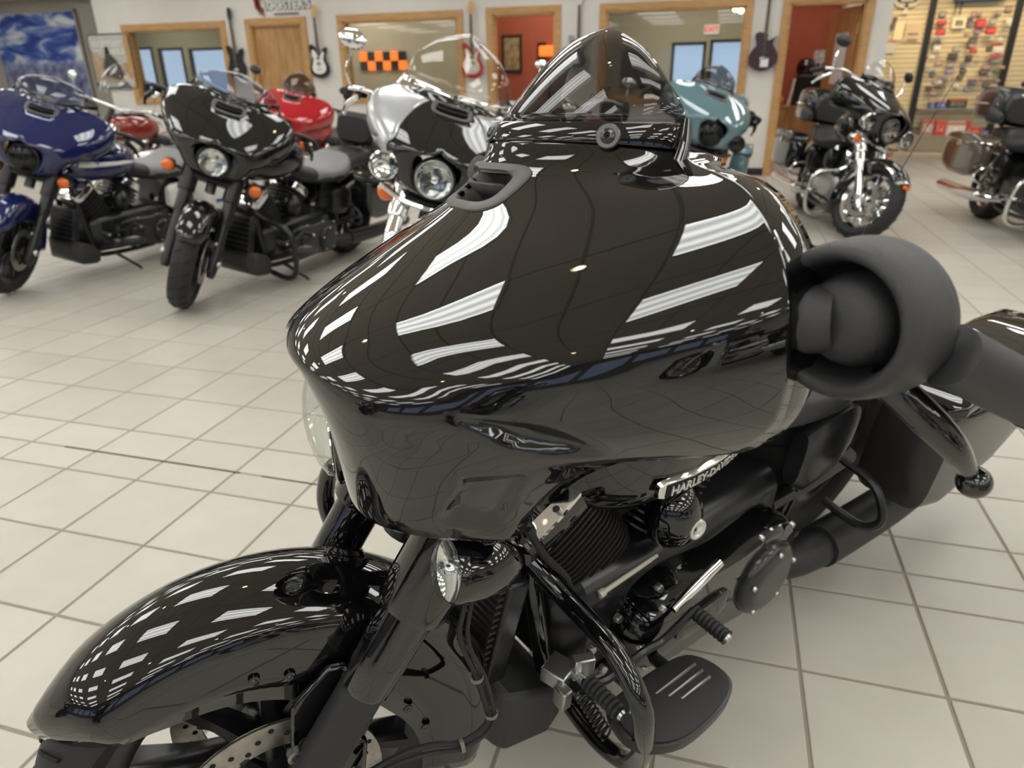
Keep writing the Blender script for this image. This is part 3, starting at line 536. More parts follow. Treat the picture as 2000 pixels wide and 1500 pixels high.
# ------------------------------------------------------------------ motorcycles (x forward, y to the rider's left, z up; front axle at x=1.725, rear axle at x=.105)
FR = np.array([  # centre/inner edge x y z, rim x y z, squareness of the plan curve across and along
 (1.351, 0.0, 1.2053, 1.1792, 0.1725, 1.1889, 1.7, 1.6), (1.3637, 0.0, 1.1741, 1.1925, 0.2059, 1.1799, 1.4907, 1.4607), (1.3957, 0.0, 1.1351, 1.1916, 0.2905, 1.1644, 1.6328, 1.583),
 (1.4781, 0.0, 1.0856, 1.1996, 0.3589, 1.128, 1.7341, 1.6582), (1.5571, 0.0, 1.0394, 1.1984, 0.3911, 1.0794, 1.7979, 1.7161), (1.6048, 0.0, 1.0065, 1.1934, 0.3937, 1.0338, 1.8339, 1.7466),
 (1.6201, 0.0346, 0.9837, 1.1868, 0.3851, 0.9895, 1.8751, 1.7416), (1.6079, 0.082, 0.9666, 1.1836, 0.3678, 0.9461, 2.01, 1.8163), (1.5929, 0.1093, 0.9369, 1.1951, 0.3318, 0.9066, 2.3607, 2.066),
 (1.5836, 0.111, 0.9029, 1.2749, 0.2945, 0.8985, 2.7101, 2.3843), (1.5776, 0.094, 0.857, 1.3363, 0.2648, 0.8715, 2.9632, 2.6971), (1.5717, 0.0704, 0.8116, 1.3758, 0.2284, 0.81, 3.2437, 3.0303),
 (1.5658, 0.0451, 0.7911, 1.4093, 0.209, 0.7738, 2.3, 2.3), (1.5634, 0.0187, 0.7848, 1.4803, 0.1637, 0.7786, 2.0, 2.0), (1.5649, 0.0, 0.7845, 1.5313, 0.1109, 0.7872, 2.0, 2.0)])
def smooth01(x): x = np.clip(x, 0, 1); return x*x*(3-2*x)
def polydist(p, q):
    """signed distance inside polygon q (positive inside)"""
    d = 9e9; ins = False; n = len(q)
    for i in range(n):
        a = np.array(q[i]); b = np.array(q[(i+1) % n]); t = np.clip(np.dot(p-a, b-a)/np.dot(b-a, b-a), 0, 1); d = min(d, np.linalg.norm(p-a-(b-a)*t))
        if (a[1] > p[1]) != (b[1] > p[1]) and p[0] < (b[0]-a[0])*(p[1]-a[1])/(b[1]-a[1])+a[0]: ins = not ins
    return d if ins else -d
POCK = [(1.484, .832), (1.468, .893), (1.405, .895), (1.409, .848), (1.424, .803)]      # x, z outlines of the two moulded recesses
SCOOP = [(1.470, .968), (1.41, .966), (1.385, .958), (1.343, .930), (1.381, .929), (1.426, .937)]
def fairing_grid(nr, nc, detail=True):
    FQ = FR.copy()
    if nr < 60:
        for i in range(9, 15): FQ[i, 4] *= (.96, .86, .82, .82, .82, .82)[i-9]
    R = spl(FQ, nr); out = []
    for r in R:
        row = []
        for c in range(nc+1):
            t = c/nc; a = t*pi/2; ca, sa = max(cos(a), 0)**(2/r[6]), sin(a)**(2/r[7])
            x = r[3]+(r[0]-r[3])*ca; y = r[1]+(r[4]-r[1])*sa; z = r[2]+(r[5]-r[2])*(1-cos(a))**1.894
            if detail and z < 1.0:
                d = polydist(np.array((x, z)), POCK); dep = .014*smooth01((d+.003)/.014)
                d = polydist(np.array((x, z)), SCOOP); dep += .016*smooth01((d+.003)/.012)
                x -= dep*.4; y -= dep*.85
            row.append((x, max(y, 0), z))
        out.append(row)
    return out
def both(half):
    g = G().grid(half); m = G().grid([[(x, -y, z) for x, y, z in r][::-1] for r in half]); return g.merge(m)
WE = np.array([(1.185, .174, 1.218), (1.190, .172, 1.236), (1.199, .160, 1.258), (1.201, .138, 1.276), (1.203, .110, 1.294), (1.203, .0759, 1.308), (1.201, .0399, 1.3199), (1.197, .002, 1.3292)])
def shield_rows(n, m, tall=1., wide=1.):
    E_ = spl(WE, n); out = []
    s = np.clip((E_[:, 2]-1.218)/(1.328-1.218), 0, 1); s = .35*np.linspace(0, 1, n)+.65*s
    for i in range(n):
        xc, zc = 1.334+(1.197-1.334)*s[i]-.0081*sin(pi*s[i]), 1.225+(1.3292-1.225)*s[i]+.0255*sin(pi*s[i])
        xe, ye, ze = E_[i]; row = []
        for j in range(-m, m+1):
            a = pi/2*abs(j)/m; x = xe+(xc-xe)*max(cos(a), 0)**(1.168-.165*s[i]); y = ye*sin(a)**(1.343-.339*s[i])*(1 if j > 0 else -1); z = zc+(ze-zc)*(1-cos(a))
            if tall != 1:
                q = s[i]; z += (tall-1)*(.115*q**.8); x -= (tall-1)*.055*q
            row.append((x-.12*(wide-1)*abs(sin(a))**1.5, y*wide, z))
        out.append(row)
    return out
def wheel(root, c, R, w, rim_m, spoke_m, tire_m, nsp, disc, xf, name, hi=False, laced=False, rimr=None, stripe=None):
    c = Vector(c); Rr = rimr or R*.755; hw = w/2; sg = 56 if hi else 28
    fr = put(name, G().lathe([(Rr-.012, -hw*.62), (Rr+.010, -hw*.66), (Rr+.012, -hw*.60), (Rr-.006, -hw*.5), (Rr-.022, -hw*.25), (Rr-.022, hw*.25), (Rr-.006, hw*.5), (Rr+.012, hw*.60), (Rr+.010, hw*.66), (Rr-.012, hw*.62), (Rr-.034, hw*.3), (Rr-.034, -hw*.3), (Rr-.012, -hw*.62)], c, (0, 1, 0), sg), rim_m, root, xf)
    P = [(Rr, -hw*.62), (Rr+.02, -hw*.86), (R-.05, -hw*1.0), (R-.028, -hw*.93), (R-.010, -hw*.62), (R-.001, -hw*.25), (R, 0), (R-.001, hw*.25), (R-.010, hw*.62), (R-.028, hw*.93), (R-.05, hw), (Rr+.02, hw*.86), (Rr, hw*.62)]
    tr = put('tire', G().lathe(P, c, (0, 1, 0), sg), tire_m, fr, xf)
    g = G()
    for k in range(36 if hi else 24):
        a = 2*pi*k/(36 if hi else 24)
        for s in (-1, 1):
            p = [c+Vector(((R-dr)*cos(a+s*o), yy*s, (R-dr)*sin(a+s*o))) for dr, yy, o in ((.0005, .008, .0), (.0015, hw*.45, .05), (.014, hw*.80, .10))]
            g.tube(p, .0032, 4)
    q = put('tread_groove', g, DK, fr, xf); q['kind'] = 'stuff'
    put('hub', G().lathe([(.001, -.07), (.03, -.07), (.05, -.062), (.05, -.03), (.038, -.02), (.038, .02), (.05, .03), (.05, .062), (.03, .07), (.001, .07)], c, (0, 1, 0), 24), spoke_m, fr, xf)
    if laced:
        g = G()
        for k in range(40):
            a = 2*pi*k/40; s = 1 if k % 2 else -1
            g.tube([c+Vector((.045*cos(a+.5*s), .04*s, .045*sin(a+.5*s))), c+Vector(((Rr-.03)*cos(a), .01*s, (Rr-.03)*sin(a)))], .0035, 5)
        q = put('wire_spokes', g, CH, fr, xf); q['kind'] = 'stuff'
    else:
        for k in range(nsp):
            a = 2*pi*k/nsp+.35; g = G()
            for da in (0,):
                A = Vector((cos(a+da*.5), 0, sin(a+da*.5))); B = Vector((cos(a+da), 0, sin(a+da)))
                d = (B*(Rr-.03)-A*.04).normalized(); n_ = Vector((-d.z, 0, d.x))
                g.loft([[p+n_*u+Vector((0, v, 0)) for u, v in ((-hn, -hv), (-hn*.5, -hv*1.5), (hn*.5, -hv*1.5), (hn, -hv), (hn, hv), (hn*.5, hv*1.5), (-hn*.5, hv*1.5), (-hn, hv))] for p, hn, hv in ((c+A*.035, .016, .020), (c+(A*.035+B*(Rr-.03))*.5, .0115, .015), (c+B*(Rr-.028), .018, .018))])
            put('spoke', g, spoke_m, fr, xf)
    for s in disc:
        yy = .082*s if hi else .075*s
        d = put('brake_disc', G().lathe([(.102, yy-.0028), (.146, yy-.0028), (.147, yy), (.146, yy+.0028), (.102, yy+.0028), (.101, yy), (.102, yy-.0028)], c, (0, 1, 0), 48 if hi else 28), ST, fr, xf)
        g = G()
        for k in range(6):
            a = 2*pi*k/6; g.tube([c+Vector((.05*cos(a), yy*.8, .05*sin(a))), c+Vector((.106*cos(a+.12), yy, .106*sin(a+.12)))], [.012, .008], 6)
        put('disc_carrier', g, BK, fr, xf)
        if hi:
            g = G()
            for k in range(40):
                a = 2*pi*k/40; r_ = (.112, .124, .136, .124)[k % 4]; g.cyl(c+Vector((r_*cos(a), yy-.0034, r_*sin(a))), c+Vector((r_*cos(a), yy+.0034, r_*sin(a))), .0042, 8)
            q = put('disc_hole_plugs', g, DK, fr, xf); q['kind'] = 'stuff'  # dark plugs on the solid disc paint in the shade of drilled holes
    return fr
def fender(c, R, hw, t0, t1, low, n=40, m=16, drop=.0):
    """wrap-around fender: angles from the front (deg, 0 forward, 90 up), low(deg) gives the skirt's lower radius"""
    rows = []
    for i in range(n):
        th = t0+(t1-t0)*i/(n-1); lo = low(th); row = []; e = min(1, .35+(i/(n*.12)))*1.0
        w = hw*(min(1, (i+.7)/(n*.10))**.5)
        crown = .062
        pts = [(-w, lo), (-w*1.0, lo+(R-crown-lo)*.5), (-w, R-crown)]
        for k in range(1, m):
            a = pi*k/m; pts.append((-w*cos(a), R-crown+crown*sin(a)))
        pts += [(w, R-crown), (w, lo+(R-crown-lo)*.5), (w, lo)]
        ct, st = cos(rad(th)), sin(rad(th))
        rows.append([(c[0]+r*ct, c[1]+y, c[2]+r*st) for y, r in pts])
    return rows
def loftx(secs, n=20): return G().loft(secloft(secs, n))
def steerM(deg):
    A = Vector((1.725+.17, 0, 0)); ax = Vector((-sin(rad(26)), 0, cos(rad(26))))
    return T(*A) @ Matrix.Rotation(rad(deg), 4, ax) @ T(*(-A))
def ring(g, c, ax, r, tr, seg=28, s2=8, sc=(1, 1)):
    u, w, a = basis(ax); c = Vector(c); return g.tube([c+u*r*sc[0]*cos(t)+w*r*sc[1]*sin(t) for t in np.linspace(0, 2*pi, seg, endpoint=False)], tr, s2, closed=True)
def bike(name, label, W_, MF, P, hi=False, group=None, MA=None):
    MA = MF if MA is None else MA
    root = thing(name, label, 'motorcycle', W_, group)
    paint = P['paint']; lowp = P.get('paint2', paint); trim = P.get('trim', BK); forkm = P.get('fork', BK); seatm = P.get('seat', LE); eng = P.get('engine', BK); wheelm = P.get('wheel', BK)
    tint = P.get('tint', SMOKE); tall = P.get('tall', 1.); frd = P.get('fender', paint); bagm = P.get('bag', paint)
    def A(n_, g, m, parent=None, F=False, **k):
        k.setdefault('ang', 38); return put(n_, g, m, parent or root, (MA if F == 'A' else MF) if F else None, **k)
    def sides(n_, fn, m, parent=None, F=False, **k):
        out = []
        for s in (1, -1):
            g = fn(); out.append(A(n_, g if s == 1 else g.mir(), m, parent, F, **k))
        return out
    # ---- wheels
    ax = (1.725, 0, .318)
    wheel(root, ax, .318, .130, P.get('rim', wheelm), wheelm, RU, 10, P.get('discs', (1, -1)), MF, 'front_wheel', hi, P.get('laced'))
    wheel(root, (.105, 0, .318), .318, .175, P.get('rim', wheelm), wheelm, RU, 9, (-1,), None, 'rear_wheel', False, P.get('laced'), .215)
    # ---- front fender
    c0 = (1.723, 0, .314)
    def low(t):
        if t < 62: return .352-.052-(t-37)/25*.060
        if t < 100: return .240-(t-62)/38*.052
        if t < 150: return .188
        return .188+(t-150)/52*.03
    fd = A('front_fender', G().grid(fender(c0, .352, .086, 37, P.get('fend', 200), low, 48 if hi else 26, 16 if hi else 10)), frd, F=True, solid=.003, ang=60)
    if hi:
        for x, y, z in [(1.732, .0885, .56), (1.688, .0885, .547), (1.533, .0885, .403), (1.508, .0885, .348)]:
            A('fender_bolt', G().lathe([(.001, .004), (.0035, .004), (.004, .003), (.0075, .002), (.0078, 0)], (x, y, z), (0, 1, 0), 12), GB, fd, True)
        A('fender_bracket', G().prism((1.62, .090, .36), (1, 0, 0), (0, 0, 1), [(-.035, .18), (.02, .19), (.075, .14), (.085, .06), (.10, -.02), (.06, -.06), (.0, .0), (-.04, .08)], (0, .012, 0)), GB, fd, True, bevel=.004)
    if P.get('fendtrim'):
        A('fender_trim', G().grid(fender(c0, .356, .0885, 38, 75, lambda t: .352-.052-(t-37)/25*.06, 16, 8)[0:2]), CH, fd, True)
        A('fender_rail', G().tube([(c0[0]+.30*cos(rad(t)), .092, c0[2]+.30*sin(rad(t))) for t in np.linspace(40, 95, 12)], .008, 6).tube([(c0[0]+.30*cos(rad(t)), -.092, c0[2]+.30*sin(rad(t))) for t in np.linspace(40, 95, 12)], .008, 6), CH, fd, True)
        A('fender_marker_light', G().box((2.0, 0, .50), (.02, .07, .03)), AMB, fd, True, bevel=.006)
    # ---- fork
    for s in (1, -1):
        Y = .128*s; fx = lambda z: 1.738-(z-.312)*.642
        lg = A('fork_leg', G().tube([(fx(z), Y, z) for z in (.24, .27, .34, .50, .585)], [.020, .030, .033, .0325, .0325], 20 if hi else 12), MB_ if hi else forkm, F=True)
        A('fork_cover', G().tube([(fx(z), Y, z) for z in (.528, .533, .58, .640, .641, .648, .90)], [.0340, .0370, .0370, .0380, .0475, .0500, .052], 22 if hi else 12), GB if hi else forkm, lg, True)
        A('axle_cap', G().lathe([(.001, .022), (.016, .022), (.021, .016), (.022, 0)], (1.735, Y+.018*s, .318), (0, s, 0), 14), AL, lg, True)
        if hi or s == 1:
            cl = A('brake_caliper', G().loft([[(x, y, z) for x, z in ((1.600, .395), (1.640, .425), (1.690, .44), (1.715, .40), (1.700, .355), (1.655, .315), (1.610, .320))] for y in (.065*s, .115*s)]), GB if hi else trim, lg, True, bevel=.009, bseg=3)
            A('caliper_bolt', G().lathe([(.001, .006), (.006, .006), (.0065, .010), (.012, .010), (.013, 0)], (1.700, .114*s, .432), (0, s, 0), 14).lathe([(.001, .006), (.006, .006), (.0065, .010), (.012, .010), (.013, 0)], (1.625, .114*s, .335), (0, s, 0), 14), AL, cl, True)
    A('fork_bridge', G().box((1.47, 0, .735), (.075, .30, .05), Matrix.Rotation(rad(-32), 4, 'Y')), BK, F=True, bevel=.012)
    A('steering_stem', G().cyl((1.50, 0, .66), (1.25, 0, 1.05), .03, 14), BK, F=True)
    # ---- fairing
    kind = P.get('front', 'batwing')
    if kind == 'batwing':
        nr, nc = (84, 46) if hi else (34, 18)
        half = fairing_grid(nr, nc, True)
        fg = both(half)
        def invent(q):
            p = np.mean([fg.v[i] for i in q], axis=0); s = (1.179-p[2])/.053
            return abs(p[1]/.079)**4+abs((s-.5)/.33)**4 < 1
        fg.f = [q for q in fg.f if not invent(q)]
        fa = A('fairing', fg, paint, F='A', weld=.0006, solid=.006, ang=70)
        rim = [r[-1] for r in spl_rows(half[:int(nr*.60)], 40)]
        loop = rim+[(x, -y, z) for x, y, z in rim[::-1]][1:-1]
        cx = np.array((1.25, 0, 1.08)); L = []
        for dx, k in ((-.001, .992), (-.022, .985), (-.05, .93), (-.075, .75), (-.08, .3)):
            L.append([tuple((np.array(p)-cx)*np.array((1, k, k))+cx+np.array((dx, 0, 0))) for p in loop])
        A('inner_fairing', G().loft(L), BK if not hi else GB, fa, 'A', ang=60)
        if P.get('paint2'):
            sub = [[r[c] for c in range(int(nc*.40), nc+1)] for r in half[int(nr*.10):int(nr*.66)]]
            for s in (1, -1): A('fairing_side_panel', G().grid([[(x+.004, (y+.004)*s, z+.002) for x, y, z in r] for r in sub]), P['paint2'], fa, 'A', solid=.003)
        # vent under the windshield
        Hs = np.array(half)
        def surf(y, z):
            xs = []; zs = []
            for row in Hs[:int(nr*.6)]: xs.append(np.interp(abs(y), row[:, 1], row[:, 0])); zs.append(np.interp(abs(y), row[:, 1], row[:, 2]))
            o_ = np.argsort(zs); return Vector((float(np.interp(z, np.array(zs)[o_], np.array(xs)[o_])), y, z))
        def vp(y, s, o=.0):
            z = 1.179-.053*s; p = surf(y, z); n_ = (surf(y+.004, z)-surf(y-.004, z)).cross(surf(y, z+.004)-surf(y, z-.004)).normalized(); n_ = n_ if n_.x > 0 else -n_
            return tuple(p+n_*o)
        rr = rrect(.098, .46, .03, 5); 
        def vr(k, o, ks=None): return [vp(x*k, .5-z*(ks or k)/.92*.92, o) for x, z in [(a, b) for a, b in vrect]]
        vrect = [(.098*c_x, .48*c_z) for c_x, c_z in [(math.copysign(abs(cos(t))**.35, cos(t)), math.copysign(abs(sin(t))**.55, sin(t))) for t in np.linspace(0, 2*pi, 40, endpoint=False)]]
        if hi:
            bp = surf(.195, 1.165); n_ = (surf(.199, 1.165)-surf(.191, 1.165)).cross(surf(.195, 1.168)-surf(.195, 1.162)).normalized(); n_ = n_ if n_.x > 0 else -n_
            A('fairing_bolt', G().lathe([(.001, .0012), (.0045, .0012), (.0075, .002), (.009, .0004), (.009, -.002)], bp, n_, 16), DK, fa, 'A')
        A('vent_frame', G().loft([vr(1.0, -.006), vr(1.0, .0015), vr(.98, .0025), vr(.80, .0025, .70), vr(.77, -.003, .66), vr(.75, -.035, .60)], False), mat('vent_plastic', (.10, .097, .09), .5), fa, 'A', ang=70)
        A('vent_cavity', G().loft([vr(.80, -.026, .66), vr(.76, -.034, .60)]), DK, fa, 'A')
        A('vent_fin', G().grid([[vp(y, .5+sy, o) for y in np.linspace(-.073, .073, 9)] for sy, o in ((.06, -.03), (.0, .003))]), MB_, fa, 'A', solid=.004)
    elif kind == 'none': fa = root
    # ---- windshield
    if P.get('shield', True):
        rows = shield_rows(22 if hi else 12, 16 if hi else 8, tall, P.get('wide', 1.))
        ws = A('windshield', G().grid(rows), tint, F='A', solid=.004, ang=180)
        if kind == 'batwing':
            wd = P.get('wide', 1.); lowr = [((1.186+(1.351-1.186)*max(cos(a), 0)**1.18)+.004-.12*(wd-1)*sin(a)**1.5, .1775*wd*sin(a)**1.4*s_, 1.204+(1.190-1.204)*(1-cos(a))**1.5) for a, s_ in [(pi/2*abs(j)/16, 1 if j > 0 else -1) for j in range(-16, 17)]]
            upr = [(x+.004, y*1.006, z) for x, y, z in shield_rows(22, 16, 1, wd)[0]]
            rows2 = [[tuple(np.array(a)*(1-t)+np.array(b)*t+np.array((.003, 0, .002))*sin(pi*t)) for a, b in zip(lowr, upr)] for t in (0, .08, .5, .92, 1.0)]
            tb = A('windshield_trim', G().grid(rows2), P.get('shieldtrim', GB), ws, 'A', solid=.010, bevel=.0015, ang=50)
            for s in (1, -1): A('trim_post', G().tube([(1.186-.12*(wd-1), .176*s*wd, 1.222), (1.192-.12*(wd-1), .182*s*wd, 1.195), (1.206-.12*(wd-1), .190*s*wd, 1.166)], [.004, .007, .010], 10, n=8), P.get('shieldtrim', GB), tb, 'A')
            for y in (0, .143*wd, -.143*wd):
                uu = abs(y)/(.176*wd); uu_ = uu**(1/1.4); x = 1.1855+.157*max(0, 1-uu_*uu_)**.59-.12*(wd-1)*uu**1.1; n_ = Vector((.80, 0, .5)).normalized() if y == 0 else Vector((.62, math.copysign(.74, y), .25)).normalized()
                p = Vector((x+.006, y*1.015, 1.2125-.007*uu))
                A('screw_washer', G().lathe([(.001, .0022), (.0125, .0022), (.0135, .0010), (.0135, -.0015)], p, n_, 24), mat('washer_grey', (.16, .16, .155), .3, .8), tb, 'A')
                A('screw_head', G().lathe([(.0025, .003), (.0036, .0055), (.0055, .0052), (.008, .0036), (.0085, .002)], p, n_, 20), mat('black_zinc', (.10, .10, .10), .25, 1), tb, 'A')
                A('screw_socket', G().lathe([(.001, .0045), (.0034, .0046)], p, n_, 6), DK, tb, 'A')
        if hi:
            for sx_, dz, s in ((0, 0, 'DOT 702'), (0, .0085, 'TXT')):
                tg = textgeo(s, .0075, .0001); j = 13
                c_ = Vector(rows[3][16+9]); u_ = (Vector(rows[3][16+8])-Vector(rows[3][16+10])).normalized(); v_ = (Vector(rows[9][16+9])-Vector(rows[1][16+9])).normalized(); n_ = u_.cross(v_)
                Mx = Matrix((( -u_.x, v_.x, n_.x, c_.x), (-u_.y, v_.y, n_.y, c_.y), (-u_.z, v_.z, n_.z, c_.z), (0, 0, 0, 1)))
                tg.xf(T(0, dz, .0006))
                A('etched_text', tg.xf(Mx), DK, ws, 'A', smooth=False)
    # ---- headlight
    hx, hz, hr = (1.584, .874, .082)
    hl = A('headlight', ring(G(), (hx-.008, 0, hz), (1, 0, 0), hr+.003, .007, 40, 10).lathe([(hr+.002, 0), (hr*.8, -.05), (.03, -.09), (.001, -.09)], (hx-.004, 0, hz), (1, 0, 0), 32), P.get('bezel', GB if hi else trim), F='A')
    A('headlight_reflector', G().lathe([(.001, -.055), (.025, -.054), (.05, -.04), (.07, -.018), (hr-.003, 0)], (hx, 0, hz), (1, 0, 0), 32).ball((hx-.02, 0, hz), .02, 10), P.get('reflector', CH), hl, 'A')
    A('headlight_lens', G().lathe([(.001, .030), (.03, .027), (.06, .018), (.078, .007), (hr, -.004)], (hx, 0, hz), (1, 0, 0), 40), P.get('lens', LENS), hl, 'A')
    if P.get('lampbrow', not hi): A('headlight_surround', G().lathe([(hr+.006, .0), (hr+.014, -.006), (hr+.016, -.03), (hr+.01, -.06)], (hx, 0, hz), (1, 0, 0), 36, sc=(1, 1)), BK if not hi else GB, hl, 'A')
    # ---- passing lamps and turn signals
    if P.get('passing'):
        for s in (1, -1):
            y = .235*s; pl_ = A('passing_lamp', G().lathe([(.001, -.08), (.03, -.075), (.055, -.045), (.064, -.01), (.066, .012), (.058, .016)], (1.555, y, .868), (1, .0, 0), 24), P.get('lampm', CH), F='A')
            A('lamp_lens', G().lathe([(.001, .024), (.03, .02), (.058, .010)], (1.555, y, .868), (1, 0, 0), 24), P.get('lens', LENS), pl_, 'A')
            A('lamp_reflector', G().lathe([(.001, -.03), (.03, -.022), (.056, .008)], (1.555, y, .868), (1, 0, 0), 20), P.get('reflector', CH), pl_, 'A')
        A('lamp_bar', G().tube([(1.53, -.235, .775), (1.545, -.12, .735), (1.555, 0, .73), (1.545, .12, .735), (1.53, .235, .775)], .014, 8, n=20), P.get('lampm', CH), F='A')
    for s in (1, -1):
        y = P.get('sigy', .205)*s; z0 = .752 if not P.get('passing') else .735; x0 = 1.500
        sg = A('turn_signal', G().lathe([(.038, 0), (.0405, -.004), (.041, -.012), (.0395, -.038), (.033, -.065), (.020, -.086), (.008, -.096), (.001, -.098)], (x0, y, z0), (1, 0, .22 if hi else 0), 28), GB if hi else trim, F=True)
        A('signal_lens', G().lathe([(.001, .019), (.018, .017), (.031, .011), (.0375, .002), (.038, -.004)], (x0, y, z0), (1, 0, .22 if hi else 0), 28), LENS if hi else P.get('siglens', AMB), sg, True)
        if hi:
            A('signal_reflector', G().lathe([(.001, -.012), (.024, -.008), (.037, 0)], (x0, y, z0), (1, 0, .22), 20).ball((x0-.002, y, z0), .008, 10), CH, sg, True)
        A('signal_stalk', G().cyl((x0-.045, y, z0), (x0-.075, .14*s, z0-.03), .010, 8), GB if hi else trim, sg, True)
    # ---- handlebar, grips, levers, mirrors
    HB = P.get('bar', [(1.10, .0, 1.02), (1.13, .14, 1.05), (1.14, .30, 1.07), (1.175, .42, 1.095), (1.15, .50, 1.078), (1.05, .52, 1.028)])
    hb = A('handlebar', G().tube(HB, .0125, 10, n=24).merge(G().tube(HB, .0125, 10, n=24).mir()), BK if hi else trim, F=True)
    for s in (1, -1):
        q = np.array(HB[-2]), np.array(HB[-1]); m_ = lambda p: (p[0], p[1]*s, p[2]); d_ = (q[1]-q[0]); d_ = d_/np.linalg.norm(d_)
        gr = .0265 if hi else .020
        A('grip', G().tube([m_(q[0]+d_*t) for t in ((-.02, -.018, .0, .105, .106, .125, .127) if hi else (0, .002, .05, .10, .12, .122, .124))], [gr*.8, gr, gr, gr, gr*1.04, gr*1.04, gr*.9], 20 if hi else 10), mat('grip_rubber', (.030, .030, .032), .5) if hi else RU, hb, True)
        A('switch_housing', G().box(m_(q[0]-d_*.03+np.array((-.05, -.05, -.02))), (.055, .045, .04), RZ(-.6*s)), BK, hb, True, bevel=.01)
        lv = A('lever', G().tube([m_(p) for p in spl([q[0]+np.array((.04, -.05, -.02)), q[0]+np.array((.02, -.03, -.040)), q[0]+np.array((-.015, .0, -.079)), q[0]+np.array((-.040, .008, -.107)), q[0]+np.array((-.054, .010, -.123))], 16)], [.014, .016, .0155, .012, .0085, .0066], 12), GB if hi else trim, hb, True)
        A('lever_ball', G().ball(m_(q[0]+np.array((-.058, .011, -.128))), .0155 if hi else .011, 20 if hi else 10), GB if hi else trim, lv, True)
        if P.get('mirror') == 'bar':
            b0 = q[0]-d_*.05; mp = b0+np.array((.02, .03, .20)); mi = A('mirror', G().ball(m_(mp), .001, 6).lathe([(.001, .022), (.03, .02), (.05, .010), (.055, -.004), (.05, -.012)], m_(mp), (1, .25*s, .15), 18, sc=(1.25, .8)), P.get('mirm', BK), F=True)
            A('mirror_stem', G().tube([m_(b0), m_(b0+np.array((.02, .03, .06))), m_(mp+np.array((-.012, 0, -.03)))], .006, 8, n=8), trim, mi, True); A('mirror_glass', G().lathe([(.001, -.006), (.05, -.006)], m_(mp), (1, .25*s, .15), 18, sc=(1.25, .8)), CH, mi, True)
        elif P.get('mirror') != 'none':
            IA = (T(1.45, 0, 1.0) @ Matrix.Rotation(-.14, 4, 'Z') @ Matrix.Rotation(.105, 4, 'X') @ T(-1.45, 0, -1.0)).inverted(); q_ = lambda p: m_(tuple(IA @ Vector(p)))
            c_ = q_((1.206, .432, 1.100)); an = (.985, .26*s, .04)
            mi = A('mirror', G().lathe([(r_*.86, h_*.86) for r_, h_ in ((.001, .030), (.020, .030), (.038, .022), (.046, .006), (.048, -.012), (.0515, -.018), (.0555, -.013), (.058, .006), (.060, .024), (.0635, .032), (.069, .0335), (.0745, .029), (.078, .018), (.080, .0), (.0815, -.022), (.0805, -.034), (.076, -.036))], c_, an, 56 if hi else 20, sc=(1.06, 1.0)), PL, F='A', ang=80)
            A('mirror_stem', G().tube([q_((1.238, .385, 1.088)), q_((1.232, .397, 1.091)), q_((1.224, .412, 1.096)), q_((1.216, .425, 1.099))], [.028, .030, .030, .028], 24 if hi else 10), PL, mi, 'A')
            A('mirror_glass', G().lathe([(.001, -.029), (.066, -.029)], c_, an, 30, sc=(1.06, 1)), CH, mi, 'A')
    # ---- tank
    TK = [(1.34, 0, .66, .74, .03, .8), (1.31, 0, .60, .80, .09, .8), (1.22, 0, .565, .83, .150, .75), (1.10, 0, .557, .835, .183, .75), (.97, 0, .562, .825, .188, .75), (.86, 0, .575, .80, .165, .8), (.76, 0, .60, .76, .10, .9), (.72, 0, .64, .73, .03, 1)]
    if hi: TK = [(1.235, 0, .65, .76, .03, .8), (1.21, 0, .605, .80, .09, .8), (1.15, 0, .575, .825, .145, .75), (1.07, 0, .560, .835, .180, .75)]+TK[4:]
    TK = [(a, b, c+P.get('tdz', .15)*(not hi), d+P.get('tdz', .15)*(not hi), h*(1.0 if hi else P.get('tw', 1.06)), p) for a, b, c, d, h, p in TK]; dzt = P.get('tdz', .15)*(not hi)
    tk = A('fuel_tank', loftx([tuple(r) for r in spl(np.array(TK), 26)], 32), P.get('tank', paint), sub=0 if not hi else 1, ang=80)
    A('tank_console', loftx([(a, 0, c+dzt, d+dzt, h, .8) for a, c, d, h in ((1.24, .81, .845, .03), (1.15, .82, .862, .05), (.9, .80, .848, .045), (.8, .76, .80, .02))], 14), BK, tk)
    A('fuel_cap', G().lathe([(.001, .022), (.03, .02), (.036, .006), (.037, 0)], (1.08, .0, .857+dzt), (0, 0, 1), 20), CH, tk)
    if P.get('stripe'):
        def side(x, z, s, o=.004):
            r = [tuple(q_) for q_ in spl(np.array(TK), 60)]; r = min(r, key=lambda q_: abs(q_[0]-x)); zc, hh = (r[2]+r[3])/2, (r[3]-r[2])/2
            t_ = np.clip((z-zc)/hh, -.99, .99); return (x, s*(r[4]*(1-abs(t_)**(1/r[5]*1.0))**r[5]+o), z)
        for s in (1, -1):
            for nm, m, o, k in (('tank_panel_border', WHT, .004, 1.0), ('tank_panel_blue', P['stripe'], .006, .86), ('tank_panel_inlay', WHT, .008, .50)):
                g = G(); rows = []
                for x in np.linspace(1.29-.04*(1-k), .79+.0*(1-k), 14):
                    u_ = (1.29-x)/.5; zc = .70+dzt+.01*u_-.0*(k < .6); hh = .102*k*min(1, (1.30-x)/.05)**.5*(1-.35*u_)
                    if k < .6: hh *= 1.15
                    rows.append([side(x, zc+hh*t_, s, o) for t_ in np.linspace(-1, 1, 7)])
                A(nm, g.grid(rows), m, tk)
